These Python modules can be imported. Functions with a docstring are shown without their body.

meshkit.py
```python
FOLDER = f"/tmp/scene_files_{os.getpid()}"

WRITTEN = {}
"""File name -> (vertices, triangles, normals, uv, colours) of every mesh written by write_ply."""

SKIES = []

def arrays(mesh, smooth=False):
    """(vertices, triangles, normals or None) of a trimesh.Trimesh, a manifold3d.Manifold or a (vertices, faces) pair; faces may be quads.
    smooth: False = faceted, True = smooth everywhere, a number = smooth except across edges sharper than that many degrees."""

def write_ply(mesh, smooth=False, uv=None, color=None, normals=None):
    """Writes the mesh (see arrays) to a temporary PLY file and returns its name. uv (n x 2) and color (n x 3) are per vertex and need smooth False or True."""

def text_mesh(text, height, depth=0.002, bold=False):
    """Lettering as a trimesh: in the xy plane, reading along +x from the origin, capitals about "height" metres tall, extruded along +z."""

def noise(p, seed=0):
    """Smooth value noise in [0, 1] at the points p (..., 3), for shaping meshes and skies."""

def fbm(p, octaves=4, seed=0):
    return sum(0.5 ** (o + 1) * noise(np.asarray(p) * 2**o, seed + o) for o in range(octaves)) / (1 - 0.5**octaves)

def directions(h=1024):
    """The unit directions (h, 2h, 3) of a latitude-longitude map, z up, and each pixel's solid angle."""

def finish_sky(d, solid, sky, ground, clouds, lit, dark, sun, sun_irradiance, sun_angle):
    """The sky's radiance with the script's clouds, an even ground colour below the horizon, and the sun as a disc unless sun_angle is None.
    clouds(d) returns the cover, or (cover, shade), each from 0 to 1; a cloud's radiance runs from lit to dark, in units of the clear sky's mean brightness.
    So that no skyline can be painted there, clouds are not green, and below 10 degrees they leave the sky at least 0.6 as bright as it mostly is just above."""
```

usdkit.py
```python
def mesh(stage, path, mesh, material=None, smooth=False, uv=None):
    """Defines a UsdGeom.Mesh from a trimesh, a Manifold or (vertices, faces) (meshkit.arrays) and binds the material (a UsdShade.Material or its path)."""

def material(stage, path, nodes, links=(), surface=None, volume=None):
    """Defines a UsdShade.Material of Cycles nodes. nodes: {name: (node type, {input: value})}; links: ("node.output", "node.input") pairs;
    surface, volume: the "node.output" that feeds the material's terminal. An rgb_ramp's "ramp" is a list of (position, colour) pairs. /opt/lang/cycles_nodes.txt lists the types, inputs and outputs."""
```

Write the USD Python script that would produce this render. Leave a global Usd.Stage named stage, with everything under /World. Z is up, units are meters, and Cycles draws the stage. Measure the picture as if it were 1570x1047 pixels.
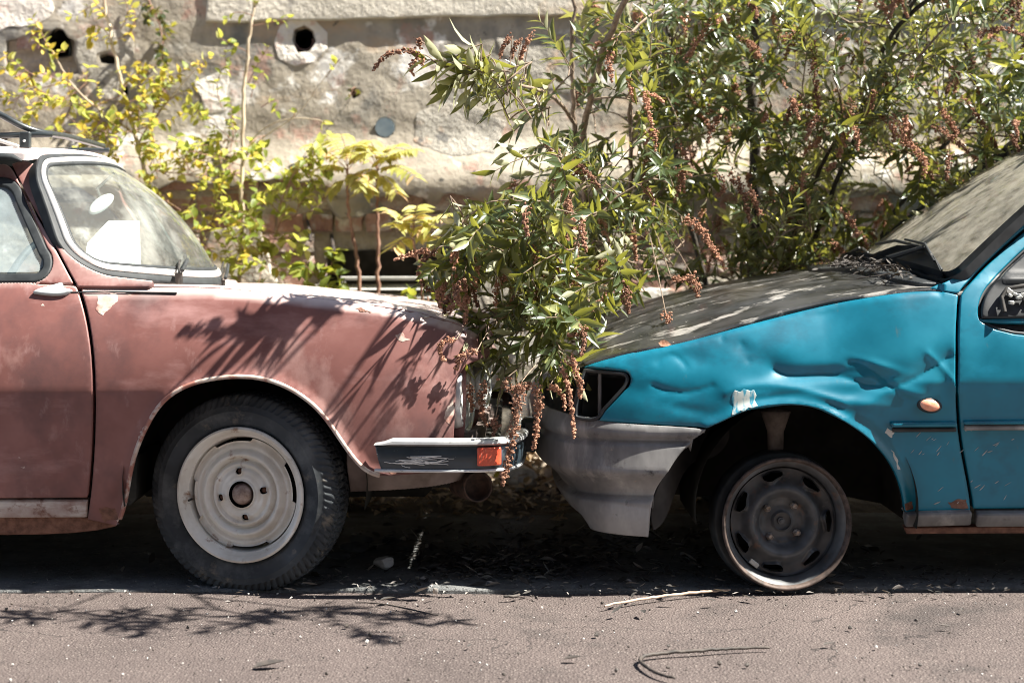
import math, numpy as np, trimesh, shapely, shapely.affinity, usdkit, meshkit
from shapely.geometry import Polygon, Point, LineString, box
from shapely.ops import unary_union
from scipy.spatial import Delaunay, cKDTree
from scipy.interpolate import CubicSpline
from pxr import Usd, UsdGeom, UsdLux, UsdShade, Gf, Sdf, Vt

stage = Usd.Stage.CreateInMemory()
UsdGeom.SetStageUpAxis(stage, "Z")
UsdGeom.Xform.Define(stage, "/World")
UsdGeom.Scope.Define(stage, "/World/Looks")

# ---------------------------------------------------------------- camera, sky, sun
DC, FP, HC, PY0 = 4.37, 2400.0, 0.989, 370.0        # distance to the cars' sides, focal length in photo pixels, eye height, horizon row
cam = UsdGeom.Camera.Define(stage, "/World/camera")
cam.AddTranslateOp().Set(Gf.Vec3d(0, -DC, HC))
cam.AddRotateXOp().Set(90.0)
cam.CreateHorizontalApertureAttr(36.0)
cam.CreateFocalLengthAttr(55.03)
cam.CreateVerticalApertureOffsetAttr(-(523.5 - PY0) * 36.0 / 1570)
cam.CreateFStopAttr(2.5)
cam.CreateFocusDistanceAttr(DC - 0.02)
cam.CreateExposureAttr(1.92)

SUN = np.array([0.60, -0.085, 0.80]); SUN = SUN / np.linalg.norm(SUN)
sunl = UsdLux.DistantLight.Define(stage, "/World/sun")
sunl.CreateNormalizeAttr(True); sunl.CreateIntensityAttr(1.25); sunl.CreateAngleAttr(0.55)
sunl.CreateColorAttr(Gf.Vec3f(1.0, 0.945, 0.85))
sunl.AddTransformOp().Set(Gf.Matrix4d().SetRotate(Gf.Rotation(Gf.Vec3d(0, 0, 1), Gf.Vec3d(*SUN.tolist()))))
sky = UsdLux.DomeLight.Define(stage, "/World/sky")
skym = usdkit.material(stage, "/World/Looks/sky_air", {
    "s": ("sky_texture", {"sky_type": "single_scattering", "sun_disc": False, "sun_elevation": float(math.asin(SUN[2])),
                          "sun_rotation": float(math.atan2(SUN[0], SUN[1])), "altitude": 100.0, "aerosol_density": 1.2}),
    "b": ("background_shader", {"strength": 0.05})}, [("s.color", "b.color")], surface="b.background")
UsdShade.MaterialBindingAPI.Apply(sky.GetPrim()).Bind(skym)
sky.GetPrim().SetCustomDataByKey("kind", "structure")

rng = np.random.default_rng(7)

# ---------------------------------------------------------------- helpers
_used = {}
def numbered(parent, name):
    k = (parent, name); n = _used.get(k, -1) + 1; _used[k] = n
    return f"{parent}/{name}" + (f"_{n:03d}" if n else "")
LOC = {}
def data(path, **kw):
    p = stage.GetPrimAtPath(path)
    for k, v in kw.items():
        if v: p.SetCustomDataByKey(k, v)
def thing(name, label=None, cat=None, loc=(0, 0, 0), group=None, kind=None):
    path = numbered("/World", name)
    x = UsdGeom.Xform.Define(stage, path)
    x.AddTranslateOp().Set(Gf.Vec3d(*map(float, loc)))
    LOC[path] = np.array(loc, float)
    data(path, label=label, category=cat, group=group, kind=kind)
    return path
def part(parent, name, m, mat, smooth=False, label=None, kind=None):
    path = numbered(parent, name)
    loc = LOC.get(parent, np.zeros(3))
    v, f = (m[0], m[1]) if isinstance(m, tuple) else (np.array(m.vertices), np.array(m.faces))
    usdkit.mesh(stage, path, (np.asarray(v, float) - loc, f), mat, smooth)
    LOC[path] = loc
    data(path, label=label, kind=kind)
    return path
def solo(name, m, mat, label=None, cat=None, group=None, kind=None, smooth=False):
    path = part("/World", name, m, mat, smooth)
    data(path, label=label, category=cat, group=group, kind=kind)
    return path

def W(px, py, y):
    k = (DC + y) / FP
    return np.array([(px - 785.0) * k, y, HC - (py - PY0) * k])
def pxz(pts, yf):
    p = np.asarray(pts, float); y = np.zeros(len(p))
    for _ in range(6):
        k = (DC + y) / FP
        x, z = (p[:, 0] - 785) * k, HC - (p[:, 1] - PY0) * k
        y = yf(x, z)
    return np.stack([x, z], 1)
def spl(pts, n=8):
    p = np.asarray(pts, float)
    if len(p) < 3: return p
    d = np.r_[0, np.cumsum(np.linalg.norm(np.diff(p, axis=0), axis=1) ** 0.7)]
    return CubicSpline(d, p)(np.concatenate([np.linspace(d[i], d[i + 1], n, endpoint=False) for i in range(len(d) - 1)] + [[d[-1]]]))
def outline(*segs):
    return np.vstack([spl(s) for s in segs])
def poly(pts):
    q = Polygon(pts)
    return q if q.is_valid else max(getattr(q.buffer(0), "geoms", [q.buffer(0)]), key=lambda a: a.area)
def sm(x, a, b):
    t = np.clip((np.asarray(x, float) - a) / (b - a), 0, 1)
    return t * t * (3 - 2 * t)
def rings(g):
    gs = getattr(g, "geoms", [g])
    return [r for q in gs if not q.is_empty for r in (q.exterior, *q.interiors)]
def sample(r, step):
    n = max(8, int(math.ceil(r.length / step)))
    return np.array([r.interpolate(t, normalized=True).coords[0] for t in np.arange(n) / n])
def panel(pg, mapf, step=0.016, r=0.004, lip=0.014, edge=None):
    """A sheet: the outline pg in parameter space put through mapf, its rim rounded over and turned inward."""
    edge = edge or step * 0.6
    B = [sample(q, edge) for q in rings(pg)]
    nb = sum(map(len, B)); P = list(B)
    for k in (0.35, 1.0):
        P += [sample(q, edge) for q in rings(pg.buffer(-r * k))]
    inner = pg.buffer(-(r + step * 0.55))
    x0, y0, x1, y1 = pg.bounds
    gx, gy = np.meshgrid(np.arange(x0, x1, step), np.arange(y0, y1, step * 0.866))
    gx = gx + (np.arange(gx.shape[0]) % 2)[:, None] * step / 2
    G = np.stack([gx.ravel(), gy.ravel()], 1)
    G = G[shapely.contains_xy(inner, G[:, 0], G[:, 1])]
    U = np.vstack(P + [G])
    T = Delaunay(U).simplices
    c = U[T].mean(1)
    T = T[shapely.contains_xy(pg, c[:, 0], c[:, 1])]
    a, b, cc = U[T[:, 0]], U[T[:, 1]], U[T[:, 2]]
    ar = (b[:, 0] - a[:, 0]) * (cc[:, 1] - a[:, 1]) - (b[:, 1] - a[:, 1]) * (cc[:, 0] - a[:, 0])
    T = T[np.abs(ar) > 1e-10]; ar = ar[np.abs(ar) > 1e-10]
    T[ar < 0] = T[ar < 0][:, ::-1]
    V = mapf(U[:, 0], U[:, 1])
    e = 1e-4
    du = mapf(U[:, 0] + e, U[:, 1]) - mapf(U[:, 0] - e, U[:, 1]); dv = mapf(U[:, 0], U[:, 1] + e) - mapf(U[:, 0], U[:, 1] - e)
    N = np.cross(du, dv); N /= np.linalg.norm(N, axis=1, keepdims=True) + 1e-12
    d = np.clip(cKDTree(U[:nb]).query(U)[0] / r, 0, 1); d[:nb] = 0
    V = V - N * (r * (1 - np.sqrt(np.maximum(0, 1 - (1 - d) ** 2))))[:, None]
    E = np.sort(np.vstack([T[:, [0, 1]], T[:, [1, 2]], T[:, [2, 0]]]), 1)
    Ed = np.vstack([T[:, [0, 1]], T[:, [1, 2]], T[:, [2, 0]]])
    _, idx, cnt = np.unique(E, axis=0, return_index=True, return_counts=True)
    be = Ed[idx[cnt == 1]]
    n = len(V)
    if lip > 0:
        w = np.unique(be); m = {k: i for i, k in enumerate(w)}
        V2 = np.vstack([V, V[w], V[w] - N[w] * lip])
        i0 = np.array([m[k] for k in be[:, 0]]); i1 = np.array([m[k] for k in be[:, 1]]); L = len(w)
        q = np.vstack([np.stack([n + i1, n + i0, n + L + i0], 1), np.stack([n + i1, n + L + i0, n + L + i1], 1)])
        return V2, np.vstack([T, q])
    return V, T
def side(yf):
    return lambda x, z: np.stack([x, yf(x, z), z], -1)
def mirror(m, w):
    v = m[0].copy(); v[:, 1] = w - v[:, 1]
    return v, m[1][:, ::-1]
def cat_(*ms):
    V, Fs, n = [], [], 0
    for m in ms:
        v, f = (m[0], np.asarray(m[1])) if isinstance(m, tuple) else (np.array(m.vertices), np.array(m.faces))
        if f.shape[1] == 4: f = np.vstack([f[:, [0, 1, 2]], f[:, [0, 2, 3]]])
        V.append(v); Fs.append(f + n); n += len(v)
    return np.vstack(V), np.vstack(Fs)
def tube(pts, rad, sides=6, cap=True):
    p = np.asarray(pts, float); n = len(p)
    rad = np.broadcast_to(np.asarray(rad, float), (n,))
    t = np.gradient(p, axis=0); t /= np.linalg.norm(t, axis=1, keepdims=True) + 1e-12
    a = np.zeros_like(t); ref = np.array([0, 0, 1.0]) if abs(t[0, 2]) < 0.9 else np.array([1.0, 0, 0])
    for i in range(n):
        ref = ref - t[i] * (ref @ t[i]); ref = ref / (np.linalg.norm(ref) + 1e-12); a[i] = ref
    b = np.cross(t, a); ang = np.arange(sides) * 2 * np.pi / sides
    v = p[:, None] + rad[:, None, None] * (np.cos(ang)[None, :, None] * a[:, None] + np.sin(ang)[None, :, None] * b[:, None])
    i, j = np.meshgrid(np.arange(n - 1), np.arange(sides), indexing="ij")
    f = np.stack([i * sides + j, i * sides + (j + 1) % sides, (i + 1) * sides + (j + 1) % sides, (i + 1) * sides + j], -1).reshape(-1, 4)
    f = np.vstack([f[:, [0, 1, 2]], f[:, [0, 2, 3]]]); v = v.reshape(-1, 3)
    if cap:
        m = len(v); v = np.vstack([v, p[:1], p[-1:]])
        k = np.arange(sides)
        f = np.vstack([f, np.stack([np.full(sides, m), (k + 1) % sides, k], 1), np.stack([np.full(sides, m + 1), (n - 1) * sides + k, (n - 1) * sides + (k + 1) % sides], 1)])
    return v, f
def lathe(prof, n=64, R=None, c=(0, 0, 0), closed=False, a0=0.0, a1=2 * np.pi):
    """prof rows (radius, depth); the axis is local z (towards -z = outward). R maps local to world."""
    pr = np.asarray(prof, float)
    full = abs(a1 - a0 - 2 * np.pi) < 1e-6
    ang = a0 + (a1 - a0) * np.arange(n + (0 if full else 1)) / n
    v = np.stack([np.cos(ang)[:, None] * pr[None, :, 0], np.sin(ang)[:, None] * pr[None, :, 0], np.broadcast_to(pr[None, :, 1], (len(ang), len(pr)))], -1)
    m = len(pr); i, j = np.meshgrid(np.arange(n), np.arange(m if closed else m - 1), indexing="ij")
    i2, j2 = (i + 1) % len(ang), (j + 1) % m
    f = np.stack([i * m + j, i * m + j2, i2 * m + j2, i2 * m + j], -1).reshape(-1, 4)
    f = np.vstack([f[:, [0, 1, 2]], f[:, [0, 2, 3]]]); v = v.reshape(-1, 3)
    if R is not None: v = v @ np.asarray(R).T
    return v + np.asarray(c, float), f
def cbox(c, s, ch=0.004, R=None):
    hx, hy, hz = np.asarray(s, float) / 2; ch = min(ch, 0.45 * min(hx, hy, hz) * 2 / 2)
    p = []
    for a in (-1, 1):
        for b in (-1, 1):
            for d in (-1, 1):
                p += [(a * (hx - ch), b * (hy - ch), d * hz), (a * (hx - ch), b * hy, d * (hz - ch)), (a * hx, b * (hy - ch), d * (hz - ch))]
    h = trimesh.convex.convex_hull(np.array(p))
    v = np.array(h.vertices)
    if R is not None: v = v @ np.asarray(R).T
    return v + np.asarray(c, float), np.array(h.faces)
def axisR(out, up=(0, 0, 1)):
    """Local z points inward (opposite of OUT), local y up."""
    z = -np.asarray(out, float); z /= np.linalg.norm(z)
    y = np.asarray(up, float) - z * (np.asarray(up) @ z); y /= np.linalg.norm(y)
    return np.stack([np.cross(y, z), y, z], 1)
def rot(ax, deg):
    return trimesh.transformations.rotation_matrix(math.radians(deg), ax)[:3, :3]

# ---------------------------------------------------------------- materials
def mat(name, ramp, scale=6.0, detail=8.0, rough=0.7, bump=0.0, bscale=60.0, metal=0.0, spec=0.5, wear=(), stretch=(1, 1, 1), coat=0.0, vary=None, lit_tops=None, rvar=0.0, alpha=None, dist=0.0):
    n = {"g": ("geometry", {}), "mp": ("mapping", {"scale": stretch}), "n": ("noise_texture", {"scale": scale, "detail": detail, "roughness": 0.62, "distortion": dist}),
         "r": ("rgb_ramp", {"ramp": ramp}), "p": ("principled_bsdf", {"roughness": rough, "metallic": metal, "specular_ior_level": spec, "coat_weight": coat, "coat_roughness": 0.25})}
    l = [("g.position", "mp.vector"), ("mp.vector", "n.vector"), ("n.fac", "r.fac")]
    col = "r.color"
    for i, w in enumerate(wear):
        c, s, lo, hi, st = (*w, (1, 1, 1))[:5]
        n[f"wm{i}"] = ("mapping", {"scale": st, "location": (3.1 * i + 1.7, 0.4, 2.2)}); n[f"wn{i}"] = ("noise_texture", {"scale": s, "detail": 7.0, "roughness": 0.65})
        n[f"wr{i}"] = ("map_range", {"from_min": lo, "from_max": hi, "clamp": True}); n[f"wx{i}"] = ("mix_color", {"b": c})
        l += [("g.position", f"wm{i}.vector"), (f"wm{i}.vector", f"wn{i}.vector"), (f"wn{i}.fac", f"wr{i}.value"), (f"wr{i}.result", f"wx{i}.fac"), (col, f"wx{i}.a")]
        col = f"wx{i}.result"
    if lit_tops:  # upward faces mixed paler: paint fade that also paints in sunlit contrast
        c, lo, hi = lit_tops
        n |= {"bs": ("separate_xyz", {}), "bn": ("noise_texture", {"scale": 9.0, "detail": 6.0}), "ba": ("math", {"math_type": "multiply_add", "value2": 0.35, "value3": -0.17}), "bb": ("math", {"math_type": "add"}),
              "br": ("map_range", {"from_min": lo, "from_max": hi, "clamp": True}), "bx": ("mix_color", {"b": c})}
        l += [("g.normal", "bs.vector"), ("g.position", "bn.vector"), ("bn.fac", "ba.value1"), ("bs.z", "bb.value1"), ("ba.value", "bb.value2"), ("bb.value", "br.value"), ("br.result", "bx.fac"), (col, "bx.a")]
        col = "bx.result"
    if vary:
        src, lo, hi = vary
        n |= {"o": ("object_info", {}), "vr": ("map_range", {"from_min": 0.0, "from_max": 1.0, "to_min": lo, "to_max": hi}), "vh": ("hsv", {})}
        l += [("o.random" if src == "object" else "g.random_per_island", "vr.value"), ("vr.result", "vh.value"), (col, "vh.color")]
        col = "vh.color"
    l.append((col, "p.base_color"))
    if rvar:
        n["rr"] = ("map_range", {"from_min": 0.3, "from_max": 0.7, "to_min": rough - rvar, "to_max": rough + rvar, "clamp": True})
        l += [("n.fac", "rr.value"), ("rr.result", "p.roughness")]
    if bump:
        n["bu_n"] = ("noise_texture", {"scale": bscale, "detail": 6.0, "roughness": 0.6}); n["bu"] = ("bump", {"distance": bump, "strength": 1.0})
        l += [("g.position", "bu_n.vector"), ("bu_n.fac", "bu.height"), ("bu.normal", "p.normal")]
    return usdkit.material(stage, f"/World/Looks/{name}", n, l, surface="p.BSDF")
def two(a, b, lo=0.35, hi=0.65): return [(lo, a), (hi, b)]
def leafmat(name, top1, top2, under, trans, tw=0.3, rough=0.5, spec=0.4, yellow=None):
    n = {"g": ("geometry", {}), "r": ("rgb_ramp", {"ramp": [(0, top1), (0.38, top1), (0.72, top2), (0.87, top2)] + ([(0.91, yellow), (1, yellow)] if yellow else [(1, top2)])}), "o": ("object_info", {}),
         "ad": ("math", {"math_type": "add"}), "fr": ("math", {"math_type": "fraction"}),
         "no": ("noise_texture", {"scale": 55.0, "detail": 3.0}), "nm": ("map_range", {"from_min": 0.3, "from_max": 0.7, "to_min": 0.7, "to_max": 1.25, "clamp": True}), "hv": ("hsv", {}),
         "mx": ("mix_color", {"b": under}), "p": ("principled_bsdf", {"roughness": rough, "specular_ior_level": spec}), "t": ("translucent_bsdf", {"color": trans}), "m": ("mix_closure", {"fac": tw})}
    l = [("g.random_per_island", "ad.value1"), ("o.random", "ad.value2"), ("ad.value", "fr.value1"), ("fr.value", "r.fac"), ("g.position", "no.vector"), ("no.fac", "nm.value"), ("nm.result", "hv.value"),
         ("r.color", "hv.color"), ("hv.color", "mx.a"), ("g.backfacing", "mx.fac"), ("mx.result", "p.base_color"), ("p.BSDF", "m.closure1"), ("t.BSDF", "m.closure2")]
    return usdkit.material(stage, f"/World/Looks/{name}", n, l, surface="m.closure")
def glassmat(name, tint=(0.93, 0.97, 0.96), dirt=(0.5, 0.47, 0.4), lo=0.55, hi=0.8, dmax=0.6, base=0.05, scale=14.0, stretch=(1, 1, 1)):
    n = {"g": ("geometry", {}), "mp": ("mapping", {"scale": stretch}), "n": ("noise_texture", {"scale": scale, "detail": 9.0, "roughness": 0.7}), "mr": ("map_range", {"from_min": lo, "from_max": hi, "to_min": base, "to_max": dmax, "clamp": True}),
         "t": ("transparent_bsdf", {"color": tint}), "gl": ("glossy_bsdf", {"roughness": 0.02, "color": (1, 1, 1)}), "fr": ("fresnel", {"IOR": 1.52}), "m": ("mix_closure", {}), "d": ("diffuse_bsdf", {"color": dirt}), "m2": ("mix_closure", {})}
    l = [("g.position", "mp.vector"), ("mp.vector", "n.vector"), ("n.fac", "mr.value"), ("fr.fac", "m.fac"), ("t.BSDF", "m.closure1"), ("gl.BSDF", "m.closure2"), ("mr.result", "m2.fac"), ("m.closure", "m2.closure1"), ("d.BSDF", "m2.closure2")]
    return usdkit.material(stage, f"/World/Looks/{name}", n, l, surface="m2.closure")
# ---------------------------------------------------------------- shared materials
M = {}
M["asphalt"] = usdkit.material(stage, "/World/Looks/asphalt", {
    "g": ("geometry", {}), "n": ("noise_texture", {"scale": 1.6, "detail": 8.0, "roughness": 0.7}), "r": ("rgb_ramp", {"ramp": [(0.3, (0.060, 0.048, 0.045)), (0.7, (0.104, 0.083, 0.077))]}),
    "v": ("voronoi_texture", {"scale": 150.0}), "vc": ("separate_color", {}), "vm": ("map_range", {"from_min": 0.55, "from_max": 1.0, "to_min": 0.0, "to_max": 1.0, "clamp": True}), "vd": ("map_range", {"from_min": 0.25, "from_max": 0.5, "to_min": 1.0, "to_max": 0.0, "clamp": True}),
    "vx": ("math", {"math_type": "multiply"}), "x": ("mix_color", {"b": (0.20, 0.172, 0.155)}),
    "v2": ("voronoi_texture", {"scale": 62.0}), "v2c": ("separate_color", {}), "v2m": ("map_range", {"from_min": 0.9, "from_max": 0.94, "to_min": 0.0, "to_max": 0.75, "clamp": True}), "v2d": ("map_range", {"from_min": 0.12, "from_max": 0.3, "to_min": 1.0, "to_max": 0.0, "clamp": True}), "v2x": ("math", {"math_type": "multiply"}), "x2": ("mix_color", {"b": (0.02, 0.018, 0.018)}),
    "sn": ("noise_texture", {"scale": 1.3, "detail": 9.0, "roughness": 0.72}), "sr": ("map_range", {"from_min": 0.56, "from_max": 0.66, "to_min": 0.0, "to_max": 0.6, "clamp": True}), "st": ("mix_color", {"b": (0.030, 0.027, 0.026)}),
    "dn": ("noise_texture", {"scale": 3.0, "detail": 6.0}), "da": ("vector_math", {"math_type": "add"}), "cv": ("voronoi_texture", {"feature": "distance_to_edge", "scale": 0.55}), "cr": ("map_range", {"from_min": 0.0, "from_max": 0.0035, "to_min": 0.85, "to_max": 0.0, "clamp": True}), "ck": ("mix_color", {"b": (0.012, 0.011, 0.011)}),
    "hb": ("noise_texture", {"scale": 120.0, "detail": 5.0}), "ha": ("math", {"math_type": "multiply_add", "value2": -0.9}), "bu": ("bump", {"distance": 0.005, "strength": 0.9}), "p": ("principled_bsdf", {"roughness": 0.85, "specular_ior_level": 0.3})},
    [("g.position", "n.vector"), ("g.position", "v.vector"), ("g.position", "v2.vector"), ("g.position", "hb.vector"), ("n.fac", "r.fac"), ("v.color", "vc.color"), ("vc.r", "vm.value"), ("v.distance", "vd.value"), ("vm.result", "vx.value1"), ("vd.result", "vx.value2"),
     ("vx.value", "x.fac"), ("r.color", "x.a"), ("v2.color", "v2c.color"), ("v2c.g", "v2m.value"), ("v2.distance", "v2d.value"), ("v2m.result", "v2x.value1"), ("v2d.result", "v2x.value2"), ("v2x.value", "x2.fac"), ("x.result", "x2.a"), ("x2.result", "st.a"), ("g.position", "sn.vector"), ("sn.fac", "sr.value"), ("sr.result", "st.fac"), ("st.result", "ck.a"), ("g.position", "dn.vector"), ("dn.color", "da.vector2"), ("g.position", "da.vector1"), ("da.vector", "cv.vector"), ("cv.distance", "cr.value"), ("cr.result", "ck.fac"), ("ck.result", "p.base_color"),
     ("v.distance", "ha.value1"), ("hb.fac", "ha.value3"), ("ha.value", "bu.height"), ("bu.normal", "p.normal")], surface="p.BSDF")
M["soil"] = mat("soil", two((0.035, 0.028, 0.02), (0.09, 0.07, 0.05)), 9, rough=0.95, bump=0.03, bscale=25)
M["plaster"] = mat("plaster", [(0.28, (0.20, 0.175, 0.14)), (0.44, (0.33, 0.295, 0.24)), (0.58, (0.41, 0.37, 0.305)), (0.78, (0.54, 0.50, 0.43))], 2.1, detail=11, rough=0.92, spec=0.2, bump=0.007, bscale=30,
                   wear=[((0.17, 0.17, 0.16), 3.0, 0.52, 0.66, (1, 1, 0.7)), ((0.46, 0.33, 0.22), 2.6, 0.56, 0.72, (0.7, 1, 1.6)), ((0.68, 0.66, 0.62), 5.0, 0.57, 0.63), ((0.40, 0.25, 0.20), 5.0, 0.57, 0.66), ((0.10, 0.098, 0.09), 24, 0.64, 0.69)])
M["plaster2"] = mat("undercoat_plaster", [(0.3, (0.25, 0.235, 0.20)), (0.55, (0.42, 0.395, 0.345)), (0.75, (0.52, 0.46, 0.38))], 5, detail=11, rough=0.95, spec=0.15, bump=0.012, bscale=50, wear=[((0.5, 0.35, 0.25), 6, 0.56, 0.68), ((0.15, 0.145, 0.135), 9, 0.58, 0.66)])
M["concrete"] = mat("concrete", two((0.42, 0.39, 0.33), (0.62, 0.58, 0.50)), 2.2, detail=10, rough=0.88, spec=0.2, bump=0.01, bscale=40, wear=[((0.55, 0.40, 0.26), 2.0, 0.55, 0.7), ((0.3, 0.28, 0.25), 8, 0.6, 0.72)])
M["mortar"] = mat("mortar", two((0.30, 0.26, 0.21), (0.52, 0.46, 0.39)), 9, rough=0.95, bump=0.03, bscale=35)
M["brick"] = mat("brick", [(0.3, (0.30, 0.155, 0.12)), (0.5, (0.42, 0.255, 0.205)), (0.72, (0.54, 0.42, 0.36))], 9, rough=0.9, spec=0.2, bump=0.02, bscale=45, vary=("object", 0.7, 1.2), wear=[((0.58, 0.53, 0.47), 9, 0.48, 0.60), ((0.15, 0.10, 0.085), 7, 0.62, 0.72)])
M["dark"] = mat("near_black", two((0.010, 0.012, 0.012), (0.022, 0.024, 0.024)), 12, rough=0.9, spec=0.15)  # even near-black for holes, cavities and backing sheets
M["galv"] = mat("weathered_grille_metal", two((0.36, 0.37, 0.35), (0.55, 0.55, 0.52)), 14, rough=0.6, metal=0.2, wear=[((0.25, 0.16, 0.1), 18, 0.6, 0.7)])
M["bluegrey"] = mat("blue_grey_paint", two((0.13, 0.19, 0.24), (0.24, 0.30, 0.34)), 20, rough=0.5)
M["paleplaster"] = mat("pale_patch_plaster", two((0.62, 0.58, 0.52), (0.76, 0.72, 0.67)), 9, rough=0.92, bump=0.015, bscale=40, wear=[((0.6, 0.42, 0.36), 12, 0.56, 0.68)])
M["darkened"] = mat("shaded_recess", two((0.05, 0.048, 0.045), (0.12, 0.115, 0.105)), 12, rough=0.95)  # dark tone stands in for shade inside the vent opening
M["stone"] = mat("rubble_stone", two((0.36, 0.35, 0.33), (0.62, 0.60, 0.57)), 25, rough=0.9, bump=0.01, bscale=70)

# ---------------------------------------------------------------- ground
def gz(x, y): return np.zeros_like(np.asarray(x, float))
gx = np.unique(np.r_[-60, -30, -12, np.linspace(-5, 5, 60), 12, 30, 60]); gy = np.unique(np.r_[-60, -25, -10, np.linspace(-4, 2.4, 50), 8, 25, 60])
X, Y = np.meshgrid(gx, gy); nn = len(gx)
z = (meshkit.fbm(np.stack([X * 1.3, Y * 1.3, 0 * X], -1), 3, 3) - 0.5) * 0.012 * (np.abs(X) < 5) * (np.abs(Y) < 4)
z = z - 0.006
I, J = np.meshgrid(np.arange(len(gy) - 1), np.arange(nn - 1), indexing="ij")
solo("road", (np.stack([X, Y, z], -1).reshape(-1, 3), np.stack([I * nn + J, I * nn + J + 1, (I + 1) * nn + J + 1, (I + 1) * nn + J], -1).reshape(-1, 4)), M["asphalt"], kind="structure", smooth=True)
soilp = poly(np.vstack([np.stack([np.linspace(-5, 5, 90), 1.22 + 0.10 * (meshkit.fbm(np.stack([np.linspace(0, 40, 90), np.zeros(90), np.zeros(90)], -1), 3, 9) - 0.5) * 2], 1), [[5, 2.19], [-5, 2.19]]]))
solo("soil_strip", panel(soilp, lambda x, y: np.stack([x, y, 0.004 + 0.10 * sm(y, 1.25, 2.2) + 0.05 * (meshkit.fbm(np.stack([x * 4, y * 4, 0 * x], -1), 3, 5) - 0.4) * sm(y, 1.22, 1.5)], -1), 0.05, 0.004, 0.02), M["soil"], kind="structure", smooth=True)

M["gutter"] = mat("gritty_shade_lift_gutter", two((0.075, 0.080, 0.082), (0.16, 0.165, 0.165)), 7, detail=12, rough=0.9, spec=0.3, bump=0.012, bscale=90, wear=[((0.27, 0.26, 0.25), 80, 0.60, 0.66), ((0.03, 0.03, 0.03), 45, 0.60, 0.68), ((0.05, 0.05, 0.048), 2.2, 0.50, 0.70)])  # gritty sheet added under the cars, coloured paler to lighten their shade
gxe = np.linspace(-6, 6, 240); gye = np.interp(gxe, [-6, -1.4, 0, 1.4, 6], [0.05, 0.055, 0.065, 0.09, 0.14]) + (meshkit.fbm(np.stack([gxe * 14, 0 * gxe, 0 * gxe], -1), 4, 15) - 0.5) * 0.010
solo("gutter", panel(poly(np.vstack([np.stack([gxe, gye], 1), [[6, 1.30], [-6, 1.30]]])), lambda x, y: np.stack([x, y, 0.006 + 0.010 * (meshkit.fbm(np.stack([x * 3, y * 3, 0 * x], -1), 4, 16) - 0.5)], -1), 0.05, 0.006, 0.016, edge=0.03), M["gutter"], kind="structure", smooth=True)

# ---------------------------------------------------------------- wall
YW = 2.2
def yw0(x, z):
    z = np.asarray(z, float)
    b = 0.085 * (z - 1.0)                                             # the old wall leans back a little
    return YW + b - 0.075 * sm(-z, -1.46, -1.24) + 0.03 * sm(-z, -1.20, -1.14)
def yw(x, z):
    q = np.stack([np.asarray(x) * 1.0, np.zeros_like(x), np.asarray(z) * 1.0], -1)
    return yw0(x, z) + (meshkit.fbm(q * 2.3, 3, 21) - 0.5) * 0.014 + (meshkit.fbm(q * 17, 3, 22) - 0.5) * 0.012
wp = lambda pts: pxz(pts, yw0)
def ragged(pts, amp=0.03, seed=1, step=0.02):
    r = sample(Polygon(wp(pts)).exterior, step)
    q = np.stack([r[:, 0] * 9, np.full(len(r), seed * 3.3), r[:, 1] * 9], -1)
    r = r + np.stack([meshkit.fbm(q, 4, seed) - 0.5, meshkit.fbm(q, 4, seed + 50) - 0.5], 1) * amp * 2
    return poly(r).buffer(0)
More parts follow.
